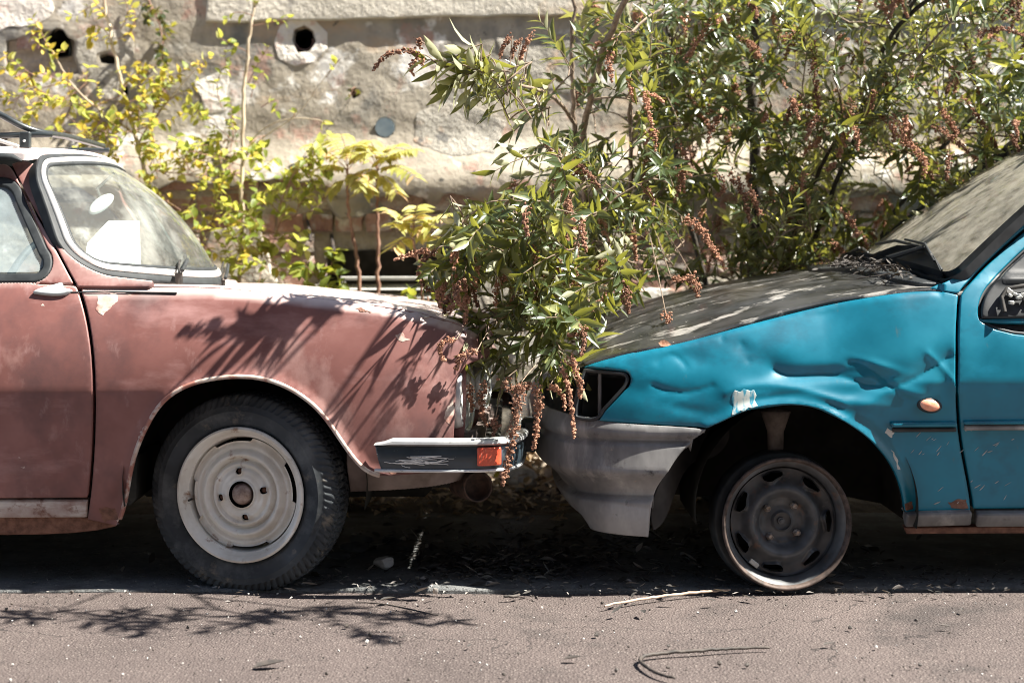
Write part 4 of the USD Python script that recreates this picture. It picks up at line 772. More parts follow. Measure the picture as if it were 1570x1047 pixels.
ms = pxz([(1536, 478), (1531, 455), (1540, 442), (1570, 437), (1610, 434), (1650, 436)], yB)
mm_ = part(dB, "mirror_stump", tube(np.stack([ms[:, 0], yB(ms[:, 0], ms[:, 1]) - 0.026, ms[:, 1]], 1), 0.007, 8), M["darkmetal"], True, "broken off wing mirror stump with grey fittings")
r_ = np.random.default_rng(8); fit = []
for k in range(11):
    p = pxz([(1546 + 8 * (k % 5) + r_.normal(0, 2), 449 + 8 * (k // 5) + r_.normal(0, 2))], yB)[0]
    fit.append(cbox((p[0], float(yB(*p)) - 0.020 - r_.uniform(0, .012), p[1]), (r_.uniform(.008, .022), .016, r_.uniform(.006, .016)), 0.002, rot([0, 1, 0], r_.uniform(0, 90))))
part(mm_, "fittings", cat_(*fit), M["galv"], kind="stuff")
pilB = PXB([(1427, 442), (1452, 447), (1470, 449)], [(1470, 449), (1476, 440), (1498, 416), (1532, 383), (1570, 350), (1640, 289), (1700, 239), (1750, 208)], [(1750, 208), (1738, 196)], [(1738, 196), (1690, 222), (1632, 272), (1568, 331), (1510, 384), (1472, 418), (1440, 436)])
part(bluecar, "windscreen_pillar", panel(pilB, side(yBf), 0.012, 0.003, 0.02, edge=0.007), M["blue"], True)
shellB = unary_union([fenB, doorB_low, doorB_up, pilB]).buffer(0.012).buffer(-0.014).difference(winB)
part(bluecar, "inner_shell", panel(max(getattr(shellB, "geoms", [shellB]), key=lambda a: a.area), lambda x, z: np.stack([x, yB(x, z) + 0.030, z], -1), 0.05, 0.004, 0.0, edge=0.02), M["dark"], True)
# trims along the side
def strip(a, b, z0, z1, o, m, name, parent, n=2):
    A = pxz([(a, z0), (b, z0 - (b - a) * 0.008), (b, z1 - (b - a) * 0.008), (a, z1)], yB)
    return part(parent, name, panel(poly(A), lambda x, z: np.stack([x, yBf(x, z) - o, z], -1), 0.012, 0.0045, o + 0.012), m, True)
strip(1366, 1466, 648, 655, 0.013, M["blue"], "side_ledge", bluecar)
strip(1368, 1466, 656, 663, 0.006, M["blackplastic"], "rub_strip", bluecar)
strip(1477, 1985, 646, 651, 0.013, M["blue"], "side_ledge", dB)
strip(1478, 1985, 652, 660, 0.010, M["bumpergrey"], "rub_strip", dB)
def silt(a, b, pa, name, m):
    A = pxz([(a, 787), (b, 784), (b, 806), (a, 809)], yB)
    part(bluecar, name, panel(poly(A).buffer(-0.006).buffer(0.006), lambda x, z: np.stack([x, yBf(x, z) - 0.020 + 0.6 * (np.abs(z - 0.222) / 0.03) ** 2 * 0.012, z], -1), 0.008, 0.006, 0.03), m, True)
silt(1387, 1488, 0, "sill_trim", M["bumpergrey"]); silt(1496, 1990, 0, "sill_trim", M["bumpergrey"])
A = pxz([(1388, 810), (1990, 806), (1990, 817), (1392, 820)], yB)
part(bluecar, "sill_flange", panel(poly(A), lambda x, z: np.stack([x, yBf(x, z) + 0.012, z], -1), 0.012, 0.003, 0.02), M["rust"], True)
p = pxz([(1425, 621)], yB)[0]; yy = float(yBf(*p))
mk = lathe([(0, -0.012), (0.4, -0.0115), (0.75, -0.008), (0.95, -0.003), (1.0, 0.003)], 32, None)
Rm = axisR((0, -1, 0.1)); v = mk[0] * [0.031, 0.019, 1]
gk_ = lathe([(0.9, -0.006), (1.0, -0.006), (1.12, -0.003), (1.16, 0.003)], 32)
part(bluecar, "repeater_gasket", (gk_[0] * [0.031, 0.019, 1] @ Rm.T @ rot([0, 1, 0], 8).T + [p[0], yy - 0.001, p[1]], gk_[1]), M["blackplastic"], True)
part(bluecar, "side_repeater", (v @ Rm.T @ rot([0, 1, 0], 8).T + [p[0], yy - 0.002, p[1]], mk[1]), M["peachlens"], True)
for i, (pts, mt) in enumerate((([(1368, 690), (1376, 702), (1380, 720), (1374, 716)], "galv"), ([(1384, 770), (1396, 768), (1400, 780), (1388, 784)], "rust"), ([(1360, 655), (1372, 662), (1368, 672), (1358, 664)], "galv"), ([(1455, 770), (1480, 764), (1484, 778), (1460, 780)], "rust"), ([(1478, 655), (1488, 654), (1490, 660), (1480, 662)], "redprimer"))):
    chip(bluecar, pts, 400 + i, M[mt], yBf, unary_union([fenB, doorB_low]))
part(bluecar, "grey_filler_patch", panel(poly(pxz([(1123, 603), (1127, 598), (1135, 601), (1140, 596), (1151, 599), (1156, 597), (1160, 606), (1157, 613), (1161, 621), (1152, 625), (1146, 624), (1140, 630), (1134, 629), (1126, 635), (1120, 636), (1124, 622), (1121, 612)], yB)), lambda x, z: np.stack([x, yBf(x, z) - 0.0012, z], -1), 0.006, 0.0015, 0.003), mat("bare_filler", two((0.02, 0.19, 0.28), (0.34, 0.38, 0.37), 0.42, 0.52), 45, rough=0.8, stretch=(1.8, 1, 0.35)), True)
r_ = np.random.default_rng(12); sc = []
for k in range(26):
    px = r_.uniform(1395, 1560); py = r_.choice([r_.uniform(670, 700), r_.uniform(735, 775)]); L_ = r_.uniform(4, 13); an = math.radians(r_.normal(-38, 14))
    c = pxz(np.array([(px + t * math.cos(an), py + t * math.sin(an)) for t in np.linspace(0, L_, 5)]), yB)
    sc.append(tube(np.stack([c[:, 0], yBf(c[:, 0], c[:, 1]) - 0.0002, c[:, 1]], 1), r_.uniform(0.0006, 0.0018) * np.array([.3, 1, 1, .8, .2]), 4))
part(bluecar, "paint_scratches", cat_(*sc), mat("primer_scratch", two((0.30, 0.31, 0.31), (0.5, 0.48, 0.46)), 60, rough=0.9), kind="stuff")
# bonnet: sharp shoulder at the groove, crowned to the middle
cen = pxz([(838, 575), (850, 552), (872, 527), (905, 499), (960, 478), (1030, 456), (1100, 439), (1180, 426), (1240, 417), (1320, 411)], lambda x, z: 0.79 + 0 * x)
def zbB(x, y):
    x = np.asarray(x, float); v = np.clip((np.asarray(y, float) - 0.07) / (WB - 0.14), 0, 1); e = 2 * np.minimum(v, 1 - v)
    ze = zgB(x) - 0.9 * np.maximum(gB[1, 0] - x, 0) ** 1.0 * (x < gB[1, 0])
    zc = np.interp(x, cen[:, 0], cen[:, 1])
    s = 1 - (1 - e) ** 2.3
    crease = 0.010 * sm(e, 0.20, 0.27) * sm(1 - e, 0.1, 0.5)
    return np.maximum(ze, ze + (zc - ze) * s) + crease * sm(x, 0.2, 0.5) + (meshkit.fbm(np.stack([x * 4, np.asarray(y) * 4, 0 * x], -1), 2, 81) - 0.5) * 0.008
ex = np.linspace(gB[1, 0], 1.30, 50); ey = yBf(ex, zgB(ex) - 0.001) + 0.004
fy = np.linspace(0, 1, 30); fx = gB[1, 0] + (cen[1, 0] - gB[1, 0]) * (1 - (1 - 2 * np.minimum(fy, 1 - fy)) ** 2.4)
bon = poly(np.vstack([np.stack([ex, ey], 1), np.stack([ex[::-1], WB - ey[::-1]], 1), np.stack([fx, WB - ey[0] - (WB - 2 * ey[0]) * fy], 1)[1:-1]]))
part(bluecar, "bonnet", panel(bon, lambda x, y: np.stack([x, y, zbB(x, y)], -1), 0.022, 0.006, 0.025, edge=0.012), M["bonnetblack"], True)
# windscreen, pillars, cowl
wb0, wbc = W(1468, 449, 0.085), W(1312, 410, 0.79); wt0, wtc = W(1752, 202, 0.21), W(1610, 212, 0.79)
def wsB(u, v):
    u = np.asarray(u, float) / 1.3; v = np.asarray(v, float) / 0.75
    s = 1 - np.abs(2 * u - 1) ** 2.2
    B = np.stack([wb0[0] + (wbc[0] - wb0[0]) * s, wb0[1] + (WB - 2 * wb0[1]) * u, wb0[2] + (wbc[2] - wb0[2]) * s], -1)
    T = np.stack([wt0[0] + (wtc[0] - wt0[0]) * s, wt0[1] + (WB - 2 * wt0[1]) * u, wt0[2] + (wtc[2] - wt0[2]) * s], -1)
    P = B + (T - B) * v[..., None]
    P[..., 2] += 0.02 * np.sin(np.pi * np.clip(v, 0, 1))
    return P
def wsBo(d):
    def g(u, v):
        e = 1e-3; a = wsB(u + e, v) - wsB(u - e, v); b = wsB(u, v + e) - wsB(u, v - e)
        n = np.cross(a, b); n /= np.linalg.norm(n, axis=-1, keepdims=True)
        n = np.where(n[..., 2:3] < 0, -n, n)
        return wsB(u, v) + n * d
    return g
flip = lambda m: (m[0], m[1][:, ::-1])
wo = box(0.0, 0.0, 1.3, 0.75).buffer(-0.06).buffer(0.06)
def up(m):
    v, f = m; t = v[f]; n = np.cross(t[:, 1] - t[:, 0], t[:, 2] - t[:, 0])
    return m if n[:, 2].sum() > 0 else flip(m)
wB = part(bluecar, "windscreen", up(panel(wo.buffer(-0.026), wsBo(0.0), 0.03, 0.002, 0.0)), M["dirtyglass"], True, "windscreen grimy with moss and dead leaves")
part(wB, "gasket", up(panel(wo.difference(wo.buffer(-0.028)), wsBo(0.006), 0.010, 0.004, 0.03)), M["blackplastic"], True)
def zrB(x, y):
    e = np.clip(1 - np.abs(2 * (np.asarray(y) - 0.2) / (WB - 0.4) - 1), 0, 1)
    return np.interp(x, [1.7, 1.95, 2.4, 3.2, 3.7], [1.27, 1.31, 1.335, 1.31, 1.24]) + 0.035 * np.sqrt(e)
e_ = wsBo(0.0)(np.linspace(0, 1.3, 40), np.full(40, 0.752))
part(bluecar, "roof", panel(poly(np.vstack([e_[:, :2], [[3.7, WB - 0.22], [3.7, 0.22]]])), lambda x, y: np.stack([x, y, zrB(x, y)], -1), 0.04, 0.008, 0.02), M["blue"], True)
rarc = [(3.22 + 0.32 * math.cos(a), 0.28 + 0.32 * math.sin(a)) for a in np.linspace(math.radians(-12), math.radians(192), 30)]
rq = poly(np.array([(2.262, 0.22), (2.262, 0.84), (2.262, 1.29), (3.2, 1.27), (3.62, 1.22), (3.86, 0.84), (3.9, 0.5), (3.84, 0.24), (3.5, 0.24)] + rarc + [(2.85, 0.22)]))
rwin = Polygon([(2.36, 0.9), (2.36, 1.2), (3.1, 1.19), (3.4, 0.92)]).buffer(-0.04).buffer(0.04)
part(bluecar, "rear_quarter", panel(rq.difference(rwin), side(yB), 0.05, 0.004, 0.02), M["blue"], True)
part(bluecar, "rear_window", panel(rwin, lambda x, z: np.stack([x, yB(x, z) + 0.008, z], -1), 0.08, 0.002, 0.0), M["blackglass"], True)
part(bluecar, "tailgate", panel(box(0.12, 0.3, WB - 0.12, 1.25), lambda y, z: np.stack([3.86 - 0.55 * np.maximum(z - 0.84, 0), y, z], -1), 0.06, 0.004, 0.03), M["blue"], True)
fs = unary_union([fenB.buffer(0.003), doorB_low.buffer(0.004), unary_union([doorB_up]).difference(winB).buffer(0.003), pilB.buffer(0.004), rq])
fs = max(getattr(fs, "geoms", [fs]), key=lambda a: a.area)
part(bluecar, "far_side_panel", mirror(panel(fs, side(yBf), 0.05, 0.004, 0.02, edge=0.02), WB), M["blue"], True)
cowl = part(bluecar, "cowl", panel(poly(np.vstack([[(1.30 - 0.17 * (1 - abs(2 * t - 1) ** 2.2), 0.12 + (WB - 0.24) * t) for t in np.linspace(0, 1, 30)], [(1.17 - 0.17 * (1 - abs(2 * t - 1) ** 2.2), 0.12 + (WB - 0.24) * t) for t in np.linspace(1, 0, 30)]])), lambda x, y: np.stack([x, y, zbB(np.minimum(x, 1.2), y) + 0.012 - 0.0 * x], -1), 0.02, 0.004, 0.02), M["blackplastic"], True)
# wiper with its plastic cover near the corner
U = lambda u, v, d=0.012: wsBo(d)(np.array([u]), np.array([v]))[0]
wp_ = part(bluecar, "wiper", cat_(tube([U(0.42, -0.02, .02), U(0.36, 0.03, .03), U(0.25, 0.10, .03)], [0.012, 0.008, 0.006], 8)), M["blackplastic"], True)
part(wp_, "blade", cat_(tube([U(0.10, 0.045, .018), U(0.25, 0.105, .02), U(0.50, 0.115, .02), U(0.66, 0.095, .018)], 0.0055, 6), tube([U(0.14, 0.06, .03), U(0.25, 0.108, .035), U(0.40, 0.115, .03)], 0.004, 6)), M["blackplastic"], True)
wp2 = part(bluecar, "wiper", tube([U(0.9, -0.02, .02), U(0.86, 0.03, .03), U(0.75, 0.06, .03)], [0.012, 0.008, 0.006], 8), M["blackplastic"], True)
part(wp2, "blade", tube([U(0.62, 0.05, .018), U(0.8, 0.075, .02), U(1.1, 0.085, .02)], 0.0055, 6), M["blackplastic"], True)
# black sun-blind sagging behind the lower corner: the dark plastic scuttle end
ce = panel(Polygon([(0.05, -0.03), (0.50, -0.03), (0.52, 0.02), (0.40, 0.085), (0.26, 0.10), (0.16, 0.075), (0.055, 0.02)]).buffer(-0.01).buffer(0.01), wsBo(0.008), 0.012, 0.004, 0.02)
part(bluecar, "scuttle_cover", up(ce), M["blackplastic"], True)
# bumper
bp, bpL, bps, bpc = plan([(0.58, -0.002), (0.45, -0.004), (0.33, 0.010), (0.22, 0.045), (0.145, 0.105), (0.105, 0.20), (0.075, 0.42), (0.068, WB / 2), (0.075, WB - 0.42), (0.105, WB - 0.20), (0.145, WB - 0.105), (0.22, WB - 0.045), (0.33, WB - 0.01), (0.58, WB)][::-1])
def boff(z):
    z = np.asarray(z, float)
    zs = [0.14, 0.18, 0.205, 0.240, 0.262, 0.268, 0.288, 0.318, 0.330, 0.345, 0.415, 0.424, 0.430, 0.445, 0.462, 0.50, 0.53]
    of = [-0.17, -0.115, -0.085, -0.062, -0.058, -0.074, -0.060, -0.030, -0.010, 0.002, 0.0, -0.002, -0.012, 0.004, 0.008, 0.0, -0.03]
    os_ = [-0.050, -0.038, -0.030, -0.026, -0.030, -0.052, -0.042, -0.016, 0.002, 0.014, 0.002, -0.001, -0.013, 0.004, 0.006, -0.012, -0.045]
    return np.interp(z, zs, of), np.interp(z, zs, os_)
def bpm(s, z):
    x, y, nx, ny = bp(bpL - np.asarray(s)); of, os_ = boff(z); a = nx ** 2
    o = of * a + os_ * (1 - a)
    return np.stack([x + nx * o, y + ny * o, z], -1)
def s_of_x(x): return bpL - np.interp(x, bpc[-60:, 0], bps[-60:])
re_ = pxz(spl([(1082, 659), (1062, 676), (1039, 699), (1018, 732), (1004, 758), (998, 780), (995, 806), (993, 829)], 5), lambda x, z: 0 * x)
rear_e = np.stack([s_of_x(re_[:, 0]), re_[:, 1]], 1)
tp_ = pxz(spl([(1082, 657), (1020, 652), (960, 649), (900, 642)], 6), lambda x, z: 0 * x); tope = np.stack([s_of_x(tp_[:, 0]), tp_[:, 1]], 1)
sE = bpL - rear_e[:, 0]
bpoly = poly(np.vstack([tope, [[tope[-1, 0] + 0.12, 0.505], [bpL / 2, 0.51], [bpL - tope[-1, 0] - 0.12, 0.505]], np.stack([bpL - tope[::-1, 0], tope[::-1, 1]], 1), np.stack([sE, rear_e[:, 1]], 1), [[bpL - rear_e[-1, 0] - 0.35, 0.165]], [[rear_e[-1, 0] + 0.35, 0.165]], rear_e[::-1]]))
bpm2 = lambda s, z: bpm(bpL - s, z)
bpoly = shapely.affinity.scale(bpoly, -1, 1, origin=(bpL / 2, 0))
bb = part(bluecar, "front_bumper", panel(bpoly, bpm2, 0.011, 0.004, 0.03, edge=0.008), M["bumpergrey"], True)
# front: dark recess behind bumper and bonnet, grille bars, empty lamp housing
part(bluecar, "radiator_panel", cbox((0.36, 0.8, 0.46), (0.06, 1.26, 0.36), 0.01), M["dark"])
part(bluecar, "grille", cat_(*[cbox((0.17, 0.8, zz), (0.03, 0.9, 0.014), 0.003) for zz in (0.535, 0.565, 0.595)]), M["blackplastic"])
lh = PXB([(896, 566), (951, 571)], [(951, 571), (962, 577), (962, 585), (955, 597)], [(955, 597), (925, 630)], [(925, 630), (917, 641), (880, 640)], [(880, 640), (884, 600), (896, 566)])
rim_ = lh.buffer(0.003).difference(lh.buffer(-0.007))
part(bluecar, "headlamp_surround", panel(rim_, lambda x, z: np.stack([x, yB(x, z) + 0.003, z], -1), 0.008, 0.003, 0.05), M["blackplastic"], True)
part(bluecar, "headlamp_cavity", panel(lh.buffer(0.004), lambda x, z: np.stack([x, yB(x, z) + 0.085, z], -1), 0.03, 0.002, 0.0), M["dark"], True)
sp = pxz([(922, 572), (919, 643)], yB)
part(bluecar, "lamp_strut", cbox(((sp[0, 0] + sp[1, 0]) / 2, float(yB(*sp[0])) + 0.03, (sp[0, 1] + sp[1, 1]) / 2), (0.009, 0.03, sp[0, 1] - sp[1, 1] + 0.01), 0.003), M["bumpergrey"])
ub = M["underside"]
part(bluecar, "floor_pan", cat_(cbox((2.15, 0.8, 0.28), (1.5, 1.34, 0.14), 0.02), cbox((0.83, 0.8, 0.42), (1.0, 0.62, 0.44), 0.02), cbox((1.26, 0.8, 0.52), (0.10, 1.3, 0.54), 0.01)), ub)
cxB = float(W(1232, 800, 0.05)[0])
def wellB(y0, y1):
    a = np.r_[np.linspace(math.radians(-10), math.radians(188), 40)]
    r = 0.315
    P0 = np.stack([cxB + 0.010 + r * np.cos(a), np.full(40, y0), 0.232 + r * np.sin(a)], 1); P1 = P0.copy(); P1[:, 1] = y1
    i = np.arange(39)
    return np.vstack([P0, P1, [[cxB, y1, 0.24]]]), np.vstack([np.stack([i, i + 1, 41 + i], 1), np.stack([i, 41 + i, 40 + i], 1), np.stack([40 + i, 41 + i, np.full(39, 80)], 1)])
part(bluecar, "wheel_housing", wellB(0.05, 0.48), ub, True)
part(bluecar, "wheel_housing", mirror(wellB(0.05, 0.48), WB), ub, True)
part(bluecar, "wheel_housing", well(bluecar, 3.22, 0.325, 0.06, zc=0.28), ub, True)
part(bluecar, "wheel_housing", mirror(well(bluecar, 3.22, 0.325, 0.06, zc=0.28), WB), ub, True)
ln = PXB([(1081, 661), (1110, 650), (1140, 680), (1112, 720), (1080, 722), (1050, 745), (1026, 790), (1002, 812)], [(1002, 812), (998, 782), (1005, 758), (1019, 732), (1040, 699), (1062, 677), (1081, 661)])
part(bluecar, "arch_liner", panel(ln, lambda x, z: np.stack([x, yB(x, z) * 0 + 0.07 + 0.22 * sm(x, 0.40, 0.62), z], -1), 0.012, 0.003, 0.03), mat("dusty_arch_liner", two((0.02, 0.02, 0.02), (0.065, 0.062, 0.058)), 9, rough=0.9), True)
sb = W(1189, 640, 0.17); st = W(1191, 760, 0.17)
ss = part(bluecar, "suspension_strut", lathe([(0.0, -0.01), (0.045, 0.0), (0.034, 0.03), (0.024, 0.06), (0.022, 0.13), (0.025, 0.135), (0.025, 0.23)], 24, axisR((0, 0, 1), (0, 1, 0)), sb + [0, 0, 0.02]), mat("muddy_strut", two((0.07, 0.058, 0.048), (0.17, 0.14, 0.12)), 22, rough=0.9), True)
part(bluecar, "cabin_floor", cbox((2.4, 0.8, 0.36), (2.1, 1.30, 0.03), 0.005), M["interior"])
part(bluecar, "dashboard", cbox((1.42, 0.8, 0.78), (0.30, 1.30, 0.16), 0.04), M["interior"])
for yy in (0.42, 1.16): part(bluecar, "seat", cat_(cbox((2.15, yy, 0.50), (0.5, 0.48, 0.16), 0.05), cbox((2.45, yy, 0.82), (0.14, 0.46, 0.62), 0.05, rot([0, 1, 0], 12)), cbox((2.56, yy, 1.19), (0.08, 0.26, 0.14), 0.03)), M["interior"])
part(bluecar, "headlining", panel(box(2.0, 0.24, 3.6, WB - 0.24), lambda x, y: np.stack([x, y, zrB(x, y) - 0.03], -1), 0.1, 0.004, 0.0), M["interior"])
# bare wheel
def bluewheel(loc, R, lab=None):
    place = lambda m: (m[0] @ R.T + loc, m[1])
    d0 = -0.060
    wl = part(bluecar, "wheel", place(lathe([(0.172, d0 + 0.02), (0.180, d0 + 0.012), (0.1862, d0 + 0.003), (0.1872, d0 - 0.004), (0.184, d0 - 0.009), (0.178, d0 - 0.006), (0.1755, d0 + 0.002), (0.1735, d0 + 0.006)], 96)), M["rustlip"], True, lab)
    part(wl, "rim_barrel", place(lathe([(0.174, d0 + 0.0065), (0.166, d0 + 0.012), (0.160, d0 + 0.024), (0.157, d0 + 0.034), (0.152, d0 + 0.06), (0.150, d0 + 0.115), (0.165, d0 + 0.135), (0.183, d0 + 0.145), (0.186, d0 + 0.152)], 96)), M["blackrim"], True)
    def disc(x, y):
        r = np.hypot(x, y)
        z = d0 + 0.052 - 0.026 * np.exp(-((r - 0.094) / 0.020) ** 2) - 0.008 * sm(-r, -0.09, -0.06) * 0 + 0.010 * sm(-r, -0.080, -0.062) - 0.003 * np.exp(-((r - 0.036) / 0.004) ** 2)
        a = np.arctan2(y, x)
        for k in range(4):
            t = math.radians(86 + 90 * k); z = z - 0.004 * np.exp(-(((x * math.cos(t) + y * math.sin(t)) - 0.056) / 0.006) ** 4) * np.exp(-((-x * math.sin(t) + y * math.cos(t)) / 0.016) ** 4)
        return np.stack([x, y, z], -1)
    dp_ = Point(0, 0).buffer(0.1525, 64)
    for k in range(7):
        t0 = 77 - 51.43 * k
        pt = [(rr * math.cos(math.radians(t0 + a)), rr * math.sin(math.radians(t0 + a))) for rr, a in ((0.141, -12), (0.1435, 0), (0.140, 13), (0.128, 13), (0.110, -2), (0.112, -8), (0.126, -12))]
        dp_ = dp_.difference(Polygon(pt).buffer(-0.004).buffer(0.004))
    bas = (130, 42, -51, 217)
    for a in bas: dp_ = dp_.difference(Point(0.056 * math.cos(math.radians(a)), 0.056 * math.sin(math.radians(a))).buffer(0.004, 12))
    dp_ = dp_.difference(Point(0, 0).buffer(0.033, 32))
    mm = panel(dp_, disc, 0.005, 0.004, 0.010, edge=0.0032)
    part(wl, "wheel_disc", place((mm[0], mm[1][:, ::-1])), M["blackrim"], True)
    part(wl, "brake_drum", place(lathe([(0.145, d0 + 0.10), (0.14, d0 + 0.085), (0, d0 + 0.08)], 40)), M["dark"])
    part(wl, "hub_cap", place(lathe([(0, d0 + 0.050), (0.005, d0 + 0.050), (0.006, d0 + 0.056), (0.010, d0 + 0.056), (0.011, d0 + 0.062), (0.031, d0 + 0.060), (0.034, d0 + 0.066)], 36)), M["blackrim"], 40)
    for a in bas:
        c = np.array([0.056 * math.cos(math.radians(a)), 0.056 * math.sin(math.radians(a)), d0 + 0.050])
        nt = part(wl, "wheel_nut", place(lathe([(0.0105, 0.012), (0.0105, 0.003), (0.0085, -0.002), (0.0080, -0.008), (0.0062, -0.010), (0.0060, -0.006), (0, -0.006)], 6, None, c)), M["nut"])
    t = np.linspace(0, 2 * np.pi, 97)
    part(wl, "flat_tyre", place(lathe([(0.172, d0 + 0.062), (0.190, d0 + 0.055), (0.196, d0 + 0.066), (0.199, d0 + 0.09), (0.196, d0 + 0.13), (0.186, d0 + 0.15)], 80)), M["rubber"], True)
    part(wl, "balance_weight", place(cbox((0.168 * math.cos(math.radians(-52)) * .86, 0.168 * math.sin(math.radians(-52)) * .86, d0 + 0.028), (0.030, 0.014, 0.008), 0.003, rot([0, 0, 1], 38))), M["galv"])
bwc = W(1205, 810, 0.06); bwc[2] = 0.192
Rb = rot([0, 1, 0], 0) @ axisR((0.10, -0.99, 0.035))
bluewheel(bwc + Rb @ np.array([0, 0, 0.05]), Rb, "bare rusty black wheel without a tyre")
bluewheel(np.array([3.22, 0.13, 0.199]), axisR((0, -1, 0)))
part(bluecar, "far_wheel", lathe([(0, -0.07), (0.17, -0.06), (0.198, -0.05), (0.198, 0.06), (0.17, 0.07)], 40, axisR((0, 1, 0)), (cxB, WB - 0.14, 0.2)), M["blackrim"], True)
part(bluecar, "far_wheel", lathe([(0, -0.07), (0.17, -0.06), (0.198, -0.05), (0.198, 0.06), (0.17, 0.07)], 40, axisR((0, 1, 0)), (3.22, WB - 0.14, 0.2)), M["blackrim"], True)
# ================================================================ PLANTS
LF = np.array([[i * 3 + j, i * 3 + j + 1, (i + 1) * 3 + j + 1, (i + 1) * 3 + j] for i in range(4) for j in (0, 1)])
LF = np.vstack([LF[:, [0, 1, 2]], LF[:, [0, 2, 3]]])
def unit(v): return v / (np.linalg.norm(v, axis=-1, keepdims=True) + 1e-12)
def leaves(base, d, n, L, Wd, droop, fold=0.25, kind="lance"):
    """Folded, drooping leaf blades: (N, 15, 3)."""
    base, d, n = map(np.asarray, (base, d, n)); d = unit(d); n = unit(n - d * (n * d).sum(-1, keepdims=True)); s = np.cross(d, n)
    t = np.array([0, 0.16, 0.42, 0.72, 1.0]); w = np.array([0.10, 0.66, 1.0, 0.66, 0.02]) if kind == "lance" else np.array([0.08, 0.82, 1.0, 0.70, 0.03])
    L, Wd, droop = (np.asarray(a, float)[:, None, None] for a in (L, Wd, droop))
    mid = base[:, None] + d[:, None] * L * t[None, :, None] - n[:, None] * L * droop * (t ** 2)[None, :, None]
    half = s[:, None] * (Wd / 2) * w[None, :, None]; up = n[:, None] * (Wd * fold) * w[None, :, None]
    return np.stack([mid - half + up, mid, mid + half + up], 2).reshape(len(base), 15, 3)
def join_leaves(A):
    k = len(A); return A.reshape(-1, 3), (LF[None] + (np.arange(k) * 15)[:, None, None]).reshape(-1, 3)
def bez(a, b, bow, n=7):
    t = np.linspace(0, 1, n)[:, None]
    m = (a + b) / 2 + bow
    return (1 - t) ** 2 * a + 2 * t * (1 - t) * m + t ** 2 * b
class Plant:
    def __init__(s, seed): s.r = np.random.default_rng(seed); s.stems = []; s.br = []; s.tw = []; s.lv = []; s.heads = []; s.nodes = []; s.pale = []
    def stem(s, pts, r0, r1, sides=8, n=8):
        p = spl(pts, n); p = p + s.r.normal(0, r0 * 0.25, p.shape); s.stems.append(tube(p, np.linspace(r0, r1, len(p)), sides)); s.nodes += list(p[1:]); return p
    def near(s, q, low=0.5):
        N = np.array(s.nodes); d = np.linalg.norm((N - q) * [1, 0.8, 1], axis=1) + low * np.maximum(N[:, 2] - q[2] + 0.05, 0)
        return N[d.argmin()]
    def out(s, path, stemmat, leafm, twigm, leafname="leaf", top=290, headm=None, head="seed_head", fol="foliage"):
        for v in s.stems: part(path, "stem", v, stemmat, True)
        for v in s.br: part(path, "branch", v, twigm, True)
        if s.tw: part(path, "twigs", cat_(*s.tw), twigm, kind="stuff")
        if s.lv:
            A = np.concatenate(s.lv); c = A.mean(1); k = FP / (DC + c[:, 1]); px = 785 + c[:, 0] * k; py = PY0 - (c[:, 2] - HC) * k
            ext = np.linalg.norm(A[:, 13] - A[:, 1], axis=1) * np.linalg.norm(A[:, 6] - A[:, 8], axis=1) * k * k
            score = np.where((px > 5) & (px < 1565) & (py > 5) & (py < 1040), ext * np.exp(-1.2 * (c[:, 1] - c[:, 1].min())), 0)
            o = np.argsort(-score); sel = [i for i in o[:top] if score[i] > 0]; rest = np.setdiff1d(np.arange(len(A)), sel)
            for i in sel: part(path, leafname, (A[i], LF), leafm, True)
            if len(rest): part(path, fol, join_leaves(A[rest]), leafm, True, kind="stuff")
        for h in s.heads: part(path, head, h, headm)
OCT = trimesh.creation.icosahedron(); OV, OF = np.array(OCT.vertices), np.array(OCT.faces)
def seed_head(p, r, rad=0.011, dens=1.0, seed=0):
    """A spent flower spike: many small capsules crowded round a curved stalk p."""
    g = np.random.default_rng(seed); L = np.linalg.norm(np.diff(p, axis=0), axis=1).sum(); n = int(L * 1250 * dens)
    t = g.random(n) ** 0.9; i = np.clip((t * (len(p) - 1)).astype(int), 0, len(p) - 2); f = t * (len(p) - 1) - i
    c = p[i] + (p[i + 1] - p[i]) * f[:, None]
    w = rad * (1.0 - 0.65 * t) * (0.75 + 0.5 * np.sin(t * 40 + seed) ** 2)
    o = unit(g.normal(size=(n, 3))) * (w * g.random(n) ** 0.4)[:, None]
    sz = 0.0013 + 0.0034 * g.random(n) ** 1.8; sc = g.uniform(0.5, 1.6, (n, 3))
    v = (OV[None] * sz[:, None, None] * sc[:, None]) + (c + o)[:, None]
    f2 = (OF[None] + (np.arange(n) * 12)[:, None, None]).reshape(-1, 3)
    st = tube(p, np.linspace(0.0016, 0.0007, len(p)), 4)
    return cat_((v.reshape(-1, 3), f2), st)

